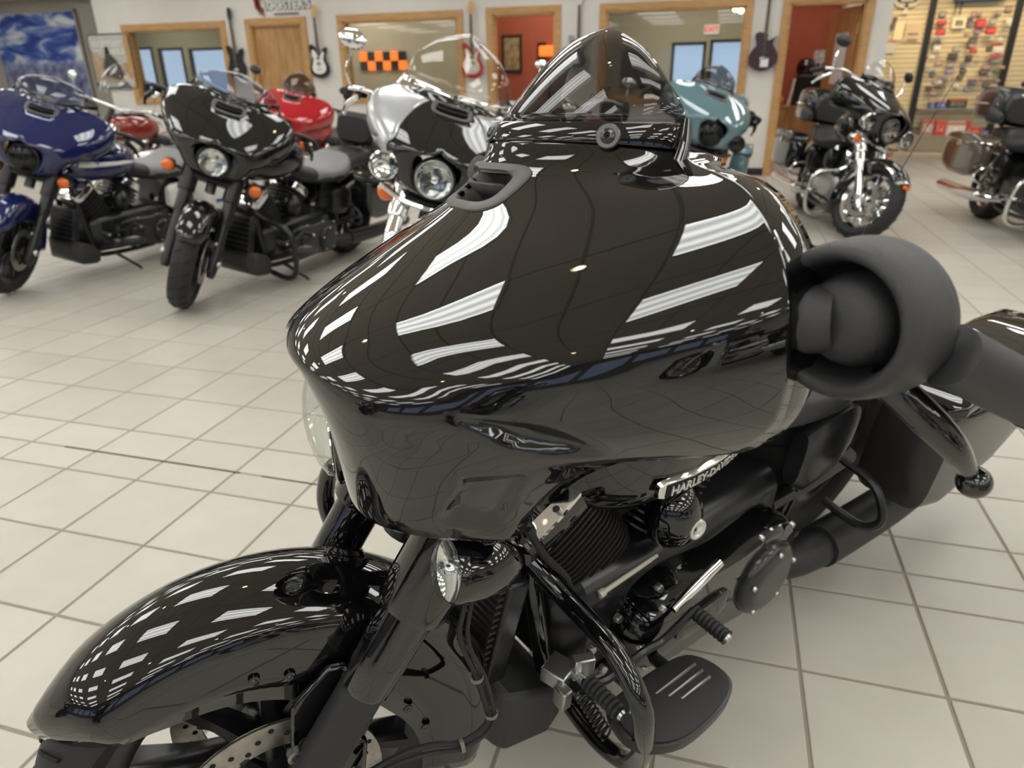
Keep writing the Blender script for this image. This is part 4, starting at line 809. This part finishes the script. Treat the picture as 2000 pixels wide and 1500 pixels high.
    if P.get('badge'):
        fx = lambda x: .1885-2.2*(x-1.0)**2*.35
        bd = A('tank_badge', G().loft([[(x, fx(x)-.004, z0), (x, fx(x)+.008, z0+.003), (x, fx(x)+.008, z1-.003), (x, fx(x)-.004, z1)] for x, z0, z1 in [(1.082, .648, .676), (1.07, .642, .680), (1.0, .636, .674), (.93, .634, .668), (.86, .634, .660), (.80, .636, .652)]]), CH, tk, bevel=.002)
        A('badge_field', G().loft([[(x, fx(x)+.0070, z0), (x, fx(x)+.0092, z0), (x, fx(x)+.0092, z1), (x, fx(x)+.0070, z1)] for x, z0, z1 in [(1.066, .6475, .673), (1.0, .641, .668), (.93, .639, .662), (.86, .6385, .6555), (.815, .6395, .650)]]), DK, bd)
        tg = textgeo('HARLEY-DAVIDSON', .0265, .001, 'LEFT', .0006); tg.v = [(1.056-x*1.02, fx(1.056-x)+.0100+z, .6575+y*(1-.35*x/.25)-.012*x/.25) for x, y, z in tg.v]
        A('badge_letters', tg, mat('badge_silver', (.75, .75, .72), .3, .6), bd, smooth=False)
    # ---- seat, backrest, trunk
    ST_ = [(.80, 0, .63, .70, .06, .8), (.74, 0, .60, .715, .11, .75), (.60, 0, .575, .690, .165, .7), (.45, 0, .57, .680, .185, .7), (.33, 0, .575, .715, .180, .7), (.26, 0, .60, .765, .165, .7), (.15, 0, .63, .775, .150, .7), (-.02, 0, .64, .770, .135, .7), (-.14, 0, .65, .75, .10, .8), (-.17, 0, .67, .73, .05, .9)]
    sdz = .0 if hi else .045; ST_ = [(a, b, c+sdz, d+sdz, h, p) for a, b, c, d, h, p in ST_]
    A('seat', loftx([tuple(r) for r in spl(np.array(ST_), 24)], 24), seatm)
    if P.get('seat2'):
        A('seat_insert', loftx([(a, b, c+sdz, d+sdz, h, p) for a, b, c, d, h, p in ((.66, 0, .60, .702, .155, .7), (.52, 0, .59, .693, .182, .7), (.38, 0, .59, .706, .188, .7), (.30, 0, .60, .748, .180, .7), (.26, 0, .62, .768, .150, .7))], 24), P['seat2'])
    if P.get('trunk'):
        tp = A('tour_trunk', loftx([(.10, 0, .86, 1.10, .20, .45), (.06, 0, .82, 1.14, .26, .42), (-.25, 0, .82, 1.15, .27, .42), (-.42, 0, .84, 1.12, .22, .45), (-.45, 0, .88, 1.06, .15, .5)], 24), P.get('trunkm', paint))
        A('backrest_pad', loftx([(.17, 0, .85, 1.06, .17, .5), (.13, 0, .84, 1.09, .19, .5), (.09, 0, .86, 1.09, .18, .5)], 20), LE, tp); A('trunk_trim', G().tube([(.09, .24, .985), (-.25, .275, .985), (-.42, .2, .985), (-.45, 0, .985), (-.42, -.2, .985), (-.25, -.275, .985), (.09, -.24, .985)], .008, 6, n=30), trim, tp)
        for s in (1, -1):
            A('trunk_armrest', loftx([(.30, .25*s, .83, .90, .02, .7), (.22, .26*s, .82, .93, .04, .7), (.08, .25*s, .83, .96, .05, .7)], 12), LE, tp); A('trunk_lamp', G().box((-.44, .12*s, .90), (.03, .1, .04)), REDL, tp, bevel=.008)
        A('trunk_rack', G().tube([(-.0, 0, .78), (-.2, 0, .80), (-.35, 0, .84)], .018, 8), trim, tp)
    elif P.get('backrest'):
        bk = A('backrest', G().tube([(.0, .13, .62), (-.06, .13, .80), (-.10, .11, .98), (-.10, -.11, .98), (-.06, -.13, .80), (.0, -.13, .62)], .010, 8, n=24), trim); A('backrest_pad', loftx([(.0, 0, .86, 1.04, .14, .5), (-.04, 0, .83, 1.07, .165, .45), (-.10, 0, .85, 1.06, .155, .5)], 18), LE, bk)
    # ---- rear fender, tail light
    A('rear_fender', G().grid(fender((.105, 0, .318), .385, .105, 178, 52, lambda t: .255, 26, 10)), P.get('rfender', bagm), solid=.004, ang=60)
    tl = A('tail_light', G().box((-.30, 0, .50), (.05, .13, .06)), trim, bevel=.015); A('tail_lens', G().box((-.325, 0, .50), (.02, .115, .048)), REDL, tl, bevel=.008)
    # ---- saddlebags
    if P.get('bags', True):
        for s in (1, -1):
            SB = [(.335, .300, .47, .640, .05, .4), (.315, .300, .385, .655, .082, .38), (.20, .302, .355, .657, .090, .36), (-.10, .302, .355, .657, .090, .36), (-.30, .300, .40, .652, .086, .36), (-.40, .296, .48, .640, .070, .4), (-.425, .29, .54, .62, .04, .5)]
            sb = A('saddlebag', G().loft(secloft([(x, y*s, a, b, h, p) for x, y, a, b, h, p in SB], 28)), bagm, ang=50)
            LD = [(.345, .300, .655, .665, .06, .5), (.330, .300, .652, .690, .090, .4), (.20, .302, .652, .722, .096, .42), (-.12, .302, .652, .728, .096, .42), (-.32, .300, .652, .712, .090, .42), (-.43, .294, .650, .685, .070, .5), (-.45, .29, .655, .668, .04, .6)]
            A('saddlebag_lid', G().loft(secloft([(x, y*s, a, b, h, p) for x, y, a, b, h, p in LD], 28)), P.get('lid', bagm), sb, ang=50)
            A('lid_seam', G().tube([(.345, .25*s, .654), (.335, .37*s, .654), (.20, .401*s, .654), (-.12, .401*s, .654), (-.32, .39*s, .654), (-.44, .34*s, .654)], .004, 6, n=30), P.get('lidtrim', BK), sb)
            A('bag_latch', G().box((-.02, .395*s, .63), (.07, .014, .05)), trim, sb, bevel=.004)
            if P.get('bagstripe'): A('bag_stripe', G().box((-.03, .394*s, .46), (.56, .006, .025)), P['bagstripe'], sb, bevel=.002)
            A('bag_guard', G().tube([(.39, .20*s, .34), (.395, .30*s, .335), (.388, .335*s, .375), (.38, .29*s, .44), (.375, .2*s, .46)], .011, 8, n=24), trim)
    # ---- mufflers
    for s in (1, -1):
        mu = A('muffler', G().tube([(.72, .17*s, .235), (.60, .20*s, .225), (.45, .225*s, .215), (.10, .24*s, .205), (-.42, .245*s, .215), (-.43, .245*s, .215)], [.022, .026, .046, .052, .052, .040], 18, n=30), P.get('exhaust', MB_))
        A('muffler_shield', G().tube([(.40, .229*s, .218), (.10, .243*s, .208), (-.12, .246*s, .208)], .0555, 18, n=10), P.get('exhaust', BK), mu)
        A('exhaust_tip', G().lathe([(.040, 0), (.044, -.004), (.036, .02), (.034, .06)], (-.435, .245*s, .215), (1, 0, 0), 16), DK, mu)
    # ---- engine
    en = A('engine', G().loft(secloft([(1.20, 0, .22, .40, .10, .5), (1.15, 0, .17, .44, .15, .45), (.95, 0, .16, .45, .16, .4), (.70, 0, .17, .46, .16, .4), (.52, 0, .19, .44, .14, .4), (.46, 0, .24, .38, .10, .5)], 20)), eng, ang=35)
    for nm, b0, b1 in (('front', (1.06, 0, .40), (1.205, 0, .600)), ('rear', (.93, 0, .40), (.80, 0, .600))):
        b0, b1 = Vector(b0), Vector(b1); u, w, d = basis(b1-b0); Lc = (b1-b0).length
        cy = A('cylinder', G().cyl(b0, b1, .068, 20), eng, en)
        nf = 13 if hi else 8; g = G()
        for k in range(nf):
            t = .12+.80*k/(nf-1); p = b0+(b1-b0)*t; hw_, hd = .115, .098
            pts = [(a*hd, b*hw_) for a, b in [(math.copysign(abs(cos(q_))**.5, cos(q_)), math.copysign(abs(sin(q_))**.5, sin(q_))) for q_ in np.linspace(0, 2*pi, 24, endpoint=False)]]
            fin_t = .0045
            f_ = G().prism(p-d*fin_t/2, w if abs(w.y) < .5 else u, Vector((0, 1, 0)), pts, d*fin_t)
            if hi: A('cooling_fin', f_, mat('fin_edge', (.055, .052, .048), .35, .6), cy, smooth=False)
            else: g.merge(f_)
        if not hi: q = A('cooling_fins', g, P.get('finm', mat('fin_dark', (.05, .048, .045), .4, .4)), cy, smooth=False); q['kind'] = 'stuff'
        sq = [(math.copysign(abs(cos(q_))**.4, cos(q_)), math.copysign(abs(sin(q_))**.4, sin(q_))) for q_ in np.linspace(0, 2*pi, 28, endpoint=False)]; wv = w if abs(w.y) < .5 else u
        rk = A('rocker_cover', G().loft([[tuple(b1+d*h+wv*a*kx+Vector((0, b*ky, 0))) for a, b in sq] for h, kx, ky in ((-.012, .095, .112), (.012, .097, .114), (.030, .092, .110), (.036, .08, .098))]), GB if hi else P.get('rocker', CH), en, ang=30)
        A('rocker_cap', G().loft([[tuple(b1+d*h+wv*a*kx+Vector((0, b*ky, 0))) for a, b in sq] for h, kx, ky in ((.028, .088, .112), (.036, .088, .112), (.058, .064, .084), (.064, .054, .072))]), P.get('rocker', CH), rk, ang=30)
        if hi:
            A('cap_recess', G().loft([[tuple(b1+d*h+wv*a*kx+Vector((0, .055+b*ky, 0))) for a, b in sq] for h, kx, ky in ((.060, .040, .014), (.066, .038, .013))]), GB, rk, ang=30)
            for a, b in ((.075, .10), (-.075, .10), (0, .106)): A('rocker_bolt', G().cyl(b1+d*.03+wv*a+Vector((0, b, 0)), b1+d*.052+wv*a+Vector((0, b, 0)), .0065, 10), AL, rk)
    A('intake', G().box((1.0, .02, .52), (.10, .10, .09)), BK, en, bevel=.02)
    # primary and clutch covers on the left, cam cover on the right
    PO = spl([(x_, y_, z_-.025) for x_, y_, z_ in [(1.09, 0, .335), (1.06, 0, .41), (.96, 0, .435), (.80, 0, .425), (.66, 0, .43), (.56, 0, .39), (.535, 0, .30), (.575, 0, .215), (.68, 0, .185), (.85, 0, .215), (.98, 0, .225), (1.07, 0, .265)]], 60, True)
    pr = A('primary_cover', G().loft([[(p[0]*k+.80*(1-k), y, p[2]*k+.285*(1-k)) for p in PO] for y, k in ((.12, 1.0), (.205, 1.0), (.222, .97), (.230, .90), (.232, .5))]), P.get('primary', GB if hi else eng), ang=30)
    A('derby_cover', G().lathe([(.001, .022), (.055, .022), (.076, .019), (.090, .010), (.095, .0), (.096, -.03)], (.665, .236, .268), (0, 1, 0), 40), P.get('derby', BK), pr)
    g = G()
    for k in range(5): a = 2*pi*k/5+.3; g.lathe([(.001, .006), (.005, .006), (.007, .003), (.007, 0)], (.665+.080*cos(a), .252, .268+.080*sin(a)), (0, 1, 0), 10)
    A('derby_bolts', g, AL, pr)
    g = G()
    for k in range(0, 60, 6): p = PO[k]; g.lathe([(.001, .010), (.006, .010), (.008, .004), (.008, 0)], (p[0]*.96+.80*.04, .218, p[2]*.96+.285*.04), (0, 1, 0), 10)
    A('primary_bolts', g, AL, pr)
    ic = A('inspection_cover', G().loft([[(.90+a*k*.085, y, .30+b*k*.035) for a, b in [(math.copysign(abs(cos(q_))**.6, cos(q_)), math.copysign(abs(sin(q_))**.6, sin(q_))) for q_ in np.linspace(0, 2*pi, 24, endpoint=False)]] for y, k in ((.225, 1), (.238, 1), (.242, .9))]), P.get('primary', GB if hi else eng), pr)
    A('horn_cover', G().lathe([(.001, .052), (.02, .05), (.045, .036), (.060, .012), (.062, -.01), (.05, -.03)], (.955, .148, .530), (.15, 1, .1), 28, sc=(.95, 1.2)), P.get('horn', GB if hi else BK), en)
    A('air_cleaner', G().lathe([(.001, .05), (.06, .048), (.085, .03), (.09, .0), (.085, -.02)], (1.0, -.16, .56), (0, -1, 0), 28), P.get('horn', GB if hi else BK), en)
    if hi:
        A('horn_medallion', G().lathe([(.001, .004), (.012, .004), (.014, .007), (.020, .007), (.022, .003), (.022, 0)], (.945, .196, .522), (.1, 1, .1), 28).box((.945, .2035, .522), (.024, .004, .005)).prism((.945, .2015, .524), (-1, 0, 0), (0, 0, 1), [(-.008, .009), (0, .012), (.008, .009), (.007, -.004), (0, -.010), (-.007, -.004)], (0, .0025, 0)), mat('badge_silver', (.75, .75, .72), .3, .6), en)
        A('push_rod_tube', G().tube([(1.126, .14, .408), (1.113, .14, .409), (1.110, .14, .4095), (.966, .14, .421)], [.0085, .0085, .0055, .0055], 12), mat('pale_rod', (.62, .58, .48), .35), en)
        A('chrome_shift_rod', G().tube([(1.039, .245, .410), (.979, .245, .433), (.913, .245, .458)], [.008, .0105, .009], 12), CH, pr)
        A('shift_linkage', G().box((1.235, .165, .30), (.05, .05, .035), RZ(.3)).box((1.20, .19, .315), (.04, .022, .05), RZ(-.4)).box((1.255, .20, .285), (.022, .03, .045)).cyl((1.215, .15, .30), (1.215, .235, .31), .010, 10), AL, pr, bevel=.004)
        A('return_spring', G().tube([(1.225+.012*cos(2*pi*t*9), .215+.075*t, .285-.03*t+.012*sin(2*pi*t*9)) for t in np.linspace(0, 1, 110)], .0022, 5), BK, pr)
        for q_ in ((1.10, .17, .36), (1.02, .19, .41), (1.15, .16, .30), (1.13, .18, .25)): A('case_bolt', G().lathe([(.001, .012), (.007, .012), (.009, .008), (.009, 0)], q_, (0, 1, .2), 10), AL, en)
        A('cable_boot', G().tube([(1.29, .10, .62), (1.26, .12, .56), (1.22, .14, .50), (1.21, .15, .42)], .007, 8, n=12), RU, en)
    # ---- frame, radiator, guards
    for s in (1, -1):
        A('frame_tube', G().tube([(1.30, .04*s, .80), (1.28, .075*s, .62), (1.235, .10*s, .36), (1.20, .115*s, .20), (1.10, .125*s, .155), (.6, .125*s, .15), (.42, .12*s, .25), (.40, .12*s, .45)], .0175, 12, n=30), BK if not hi else GB)
        A('swing_arm', G().tube([(.50, .115*s, .32), (.30, .12*s, .315), (.105, .12*s, .318)], .024, 8), BK); 
    if P.get('radiator', True):
        ra = A('oil_cooler', G().box((1.318, 0, .385), (.05, .215, .25), Matrix.Rotation(rad(-10), 4, 'Y')), BK, bevel=.008); 
        M_ = T(1.318, 0, .385) @ Matrix.Rotation(rad(-10), 4, 'Y')
        n_ = 16 if hi else 8
        for k in range(n_): A('cooler_fin', G().box((.030, 0, -.112+.224*k/(n_-1)), (.018, .20, .006)).xf(M_), mat('fin_dark', (.05, .048, .045), .4, .4), ra, smooth=False)
        A('lower_cowl', G().loft([[(x, y, z) for y, z in ((-w_, z0), (w_, z0), (w_*1.0, z1), (-w_, z1))] for x, w_, z0, z1 in ((1.375, .10, .17, .27), (1.34, .15, .13, .29), (1.24, .165, .12, .25), (1.19, .15, .13, .20))]), PL, ra, bevel=.012, ang=30)
    for s in (1, -1) if P.get('guard', True) else ():
        GP = [(1.275, .045, .600), (1.270, .065, .548), (1.242, .155, .490), (1.237, .272, .468), (1.238, .343, .415), (1.222, .355, .338), (1.180, .338, .225), (1.152, .30, .120), (1.15, .22, .09), (1.15, .11, .11)]
        A('engine_guard', G().tube([(x, y*s, z) for x, y, z in (GP if not hi or s == 1 else [(1.275, .045, .60), (1.29, .10, .58), (1.36, .27, .55), (1.41, .345, .52), (1.427, .362, .46), (1.430, .350, .40), (1.415, .30, .34), (1.36, .23, .27), (1.25, .15, .20), (1.18, .11, .165)])], .0185, 18 if hi else 10, n=48 if hi else 24), GB if hi else P.get('guardm', trim))
    for s in (1, -1):
        FB = [(1.225, .285), (1.235, .33), (1.215, .365), (1.15, .392), (1.05, .392), (.99, .375), (.975, .345), (.985, .30), (1.02, .272), (1.12, .262), (1.20, .266)]
        P_ = spl([(x, y, 0) for x, y in FB], 44, True)
        fb = A('floorboard', G().loft([[(p[0], p[1]*s, z+.012*max(0, (p[0]-1.14))/.09) for p in [((q[0]-1.11)*k+1.11, (q[1]-.33)*k+.33) for q in P_]] for z, k in ((.272, .95), (.276, 1.0), (.290, 1.0), (.297, .985), (.298, .95))]), BK if hi else trim, bevel=0, ang=35)
        A('floorboard_pad', G().loft([[(p[0], p[1]*s, z+.012*max(0, (p[0]-1.14))/.09) for p in [((q[0]-1.11)*k+1.11, (q[1]-.33)*k+.33) for q in P_]] for z, k in ((.297, .93), (.302, .925), (.303, .90))]), RU, fb, ang=35)
        for y in (.305, .322, .339): A('floorboard_rib', G().tube([(1.20, y*s, .311), (1.14, y*s, .3045), (1.015, y*s, .3045)], .0030, 6), AL, fb)
        A('floorboard_bracket', G().tube([(1.20, .12*s, .20), (1.19, .20*s, .25), (1.17, .28*s, .27)], .013, 8).tube([(1.02, .12*s, .20), (1.03, .20*s, .25), (1.04, .28*s, .27)], .013, 8), BK, fb)
    lv = A('shift_lever', G().tube([(1.245, .235, .35), (1.20, .245, .335), (1.11, .25, .350), (1.06, .252, .345), (1.00, .255, .372), (.98, .255, .380)], .0085, 8, n=20), BK if hi else trim)
    for x, y0, y1, z in ((1.243, .24, .318, .36), (.975, .255, .33, .372)):
        A('shift_peg', G().tube([(x, y0+(y1-y0)*t, z) for t in np.linspace(0, 1, 17)], [.0135 if k % 2 else .0155 for k in range(17)], 14), RU, lv); A('peg_cap', G().lathe([(.001, .006), (.008, .005), (.010, 0)], (x, y1, z), (0, 1, 0), 12), AL, lv)
    sc = A('side_cover', loftx([(.52, .155, .42, .56, .02, .6), (.48, .160, .39, .585, .03, .6), (.36, .16, .39, .59, .03, .6), (.28, .155, .43, .56, .02, .6)], 16), P.get('side', BK)); A('side_cover', loftx([(.52, -.155, .42, .56, .02, .6), (.48, -.160, .39, .585, .03, .6), (.36, -.16, .39, .59, .03, .6), (.28, -.155, .43, .56, .02, .6)], 16), P.get('side', BK))
    dx = -.0
    ks = A('kickstand', G().tube([(1.06, .13, .16), (1.03, .18, .125), (.97, .27, .055), (.945, .31, P.get('kz', -.028))], [.014, .013, .011, .012], 8), BK if hi else P.get('kick', trim)); 
    if P.get('antenna'): A('antenna', G().tube(P['antenna'], [.0022, .0016, .0010], 6), BK)
    return root
def spl_rows(half, n):
    idx = np.linspace(0, len(half)-1, n).round().astype(int); return [half[i] for i in idx]
# ------------------------------------------------------------------ the main motorcycle
RW = RZ(-0+YAW)
LEAN, HEAD = rad(8.0), rad(218.6)
WB = RW @ T(.914, 1.892, 0) @ RZ(HEAD) @ RX(-LEAN)
RF_ = RZ(rad(205)) @ RX(-rad(3.0)); o_ = Vector((-.272, .845, 0)) - (RF_ @ Vector((1.6, 0, 0))); 
WF = RW @ T(o_.x, o_.y, 0) @ RF_
MF = WB.inverted() @ WF
MA = MF @ T(1.45, 0, 1.0) @ Matrix.Rotation(-.14, 4, 'Z') @ Matrix.Rotation(.105, 4, 'X') @ T(-1.45, 0, -1.0)   # the fairing is carried a little askew of the fork
bk0 = bike('touring_motorcycle', 'gloss black touring motorcycle with smoked low windshield filling the foreground', WB, MF,
     dict(paint=GB, seat=LE, rocker=CH, badge=True, derby=mat('derby_satin', (.03, .03, .03), .22), exhaust=MB_, fend=200,
          bag=mat('satin_bag', (.020, .019, .018), .3), lid=GB, rfender=GB, antenna=[(-.33, -.25, .66), (-.52, -.25, .96), (-.72, -.25, 1.27)]), hi=True, MA=MA)
for nm, pts, r in (('brake_hose', [(1.40, .10, .76), (1.462, .15, .627), (1.471, .16, .585), (1.449, .16, .506), (1.433, .16, .424), (1.439, .16, .394), (1.476, .16, .381), (1.519, .16, .400), (1.566, .15, .393), (1.62, .135, .36)], .0042),
                   ('sensor_cable', [(1.40, .115, .75), (1.452, .152, .63), (1.460, .163, .575), (1.437, .163, .50), (1.424, .163, .42), (1.434, .164, .386), (1.476, .164, .373), (1.525, .163, .389), (1.572, .152, .380), (1.64, .12, .33)], .0034)):
    put(nm, G().tube(pts, r, 8, n=60), RU, bk0, MF)
for p, d in (((1.450, .1615, .506), (0, 0, 1)), ((1.428, .1615, .42), (0, 0, 1)), ((1.476, .162, .377), (1, 0, 0))):
    put('cable_clip', G().lathe([(.0095, -.003), (.0105, -.003), (.0105, .003), (.0095, .003), (.0095, -.003)], p, d, 12), mat('clip_grey', (.16, .15, .13), .4), bk0, MF)
# ------------------------------------------------------------------ the other motorcycles
def pose(px, py, head, lean=8.0, fx=1.725):
    """root matrix that puts the front tyre's contact at (px, py), room axes"""
    b = Vector((cos(head), sin(head), 0)); return T(px-b.x*fx, py-b.y*fx, 0) @ RZ(head) @ RX(-rad(lean))
BLUE = mat('navy_blue_paint', (.006, .012, .085), .06, spec=.6, coat=.6); RBL = mat('royal_blue_stripe', (.01, .06, .42), .2, coat=.5)
RED = mat('red_paint', (.42, .006, .014), .06, coat=.8); TEAL = mat('grey_teal_paint', (.10, .19, .22), .08, coat=.8); SIL = mat('silver_paint', (.46, .47, .49), .22, .35, coat=.6)
GBK = mat('black_paint', (.006, .006, .0065), .05, spec=.6, coat=.4); OLV = mat('olive_bronze_paint', (.11, .085, .06), .1, coat=.8); ORG = mat('maroon_paint', (.22, .02, .012), .08, coat=.8)
DRK = glass('dark_lens', (.42, .40, .38), 0, 1.5); STM = lambda d: steerM(d)
H0 = rad(266.5)
bike('touring_motorcycle', 'navy blue touring motorcycle with white and blue tank panel, at the far left', pose(-4.46, 3.48, H0), STM(28),
     dict(mirror='none', wide=1.4, tdz=.115, tw=1.24, paint=BLUE, stripe=RBL, lens=DRK, reflector=BK, seat=LE, seat2=LG, bag=WHT, lid=WHT, bagstripe=RBL, rfender=WHT, side=WHT, fork=BK, tank=BLUE, bezel=BK, radiator=True, guard=False, tint=glass('smoke_mid', (.66, .67, .72))))
bike('touring_motorcycle', 'black touring motorcycle with a bright round headlight, beside the navy one', pose(-3.05, 3.48, rad(265)), STM(34),
     dict(mirror='none', wide=1.4, paint=GBK, seat=LE, seat2=LG, trunk=False, backrest=True, fork=BK, bezel=BK, guardm=BK, tint=glass('smoke_mid', (.66, .67, .72)), sigy=.25))
bike('touring_motorcycle', 'black and silver touring motorcycle with chrome passing lamps and a tall clear windshield', pose(-1.42, 2.92, rad(266)), STM(25),
     dict(paint=GBK, paint2=SIL, fender=SIL, passing=True, trim=CH, fork=CH, bezel=CH, tall=2.3, wide=1.5, tint=TINTC, trunk=True, trunkm=GBK, shieldtrim=CH, mirror='bar', mirm=CH, rim=CH, wheel=AL, exhaust=CH, fendtrim=True, primary=CH, engine=AL, laced=False))
bike('touring_motorcycle', 'grey teal touring motorcycle with black lamps, seen past the windshield edge', pose(-.26, 5.80, rad(268)), STM(24),
     dict(paint=TEAL, passing=True, lampm=BK, lens=DRK, reflector=BK, fork=BK, bezel=BK, trunk=True, tint=SMOKE, tall=1.3))
bike('touring_motorcycle', 'black touring motorcycle with wire wheels and chrome fork, in front of the oak cabinet doorway', pose(1.15, 6.40, rad(279)), STM(30),
     dict(paint=GBK, passing=True, trim=CH, fork=CH, bezel=CH, laced=True, rim=CH, wheel=CH, trunk=True, tall=1.5, tint=TINTC, mirror='bar', mirm=BK, exhaust=CH, fendtrim=True, lens=DRK, primary=CH, engine=AL, bar=[(1.12, 0, 1.05), (1.14, .14, 1.16), (1.12, .28, 1.19), (1.08, .36, 1.18), (1.02, .41, 1.16), (.93, .45, 1.12)]))
bike('touring_motorcycle', 'olive bronze touring motorcycle cut off by the right edge, with chrome saddlebag rail', pose(2.62, 6.10, rad(276)), STM(20),
     dict(paint=OLV, passing=True, trim=CH, fork=CH, bezel=CH, laced=True, rim=CH, wheel=CH, trunk=True, trunkm=mat('dark_trunk', (.03, .03, .035), .2, coat=.5), tall=1.6, tint=TINTC, exhaust=CH, lidtrim=CH, guardm=CH, primary=CH))
bike('touring_motorcycle', 'bright red touring motorcycle with a dark windshield, in front of the closed oak door', pose(-4.40, 6.35, rad(268)), STM(12),
     dict(paint=RED, bag=GBK, fork=BK, bezel=BK, mirror='bar', mirm=BK, seat=LE, tint=SMOKE, tall=1.5, lens=DRK, bar=[(1.12, 0, 1.03), (1.14, .14, 1.08), (1.14, .30, 1.10), (1.15, .42, 1.10), (1.10, .46, 1.09), (1.0, .48, 1.06)]))
bike('cruiser_motorcycle', 'dark red cruiser with a grey seat and chrome fork, between the navy and black motorcycles', pose(-6.62, 6.2, rad(262)), STM(8),
     dict(paint=ORG, front='none', trim=CH, fork=CH, bezel=CH, lampbrow=False, seat=LE, seat2=LG, tint=CLEAR, tall=2.6, wide=1.2, mirror='bar', mirm=CH, rim=CH, wheel=AL, exhaust=CH, engine=AL, radiator=False, bag=ORG))
bike('cruiser_motorcycle', 'maroon cruiser with chrome handlebar and mirrors, behind the smoked windshield', pose(-1.55, 6.45, rad(262)), STM(8),
     dict(paint=ORG, front='none', shield=False, trim=CH, fork=CH, bezel=CH, lampbrow=False, seat=LE, mirror='bar', mirm=CH, rim=CH, wheel=AL, exhaust=CH, engine=AL, radiator=False, backrest=True,
          bar=[(1.16, 0, 1.02), (1.18, .12, 1.08), (1.14, .26, 1.14), (1.10, .36, 1.13), (1.04, .41, 1.11), (.94, .44, 1.08)]))
# the rows behind the camera, which the black paint mirrors
bike('cruiser_motorcycle', 'black and chrome cruiser behind the camera, mirrored side-on in the black paint', pose(1.10, -1.42, rad(221)), STM(0),
     dict(paint=GBK, front='none', shield=False, trim=CH, fork=CH, bezel=CH, lampbrow=False, mirror='bar', mirm=CH, rim=CH, wheel=AL, exhaust=CH, engine=CH, radiator=False, siglens=REDL, bags=False, bar=[(1.16, 0, 1.0), (1.18, .12, 1.05), (1.14, .26, 1.08), (1.10, .36, 1.07), (1.04, .41, 1.05), (.94, .44, 1.02)]))
for k, (x, y, h, m) in enumerate(((-3.6, -1.5, 45, BLUE), (-.95, -2.1, 70, GBK), (3.5, -.75, 160, ORG), (5.0, .1, 165, BLUE))):
    bike('touring_motorcycle', ['navy motorcycle behind the camera, left end of the mirrored row', 'black motorcycle behind the camera, next to the chrome cruiser', 'maroon motorcycle behind the camera, third of the mirrored row', 'navy motorcycle behind the camera, right end of the mirrored row'][k], pose(x, y, rad(h)), STM(10), dict(paint=m, trim=BK, radiator=False))
bpy.context.view_layer.update()
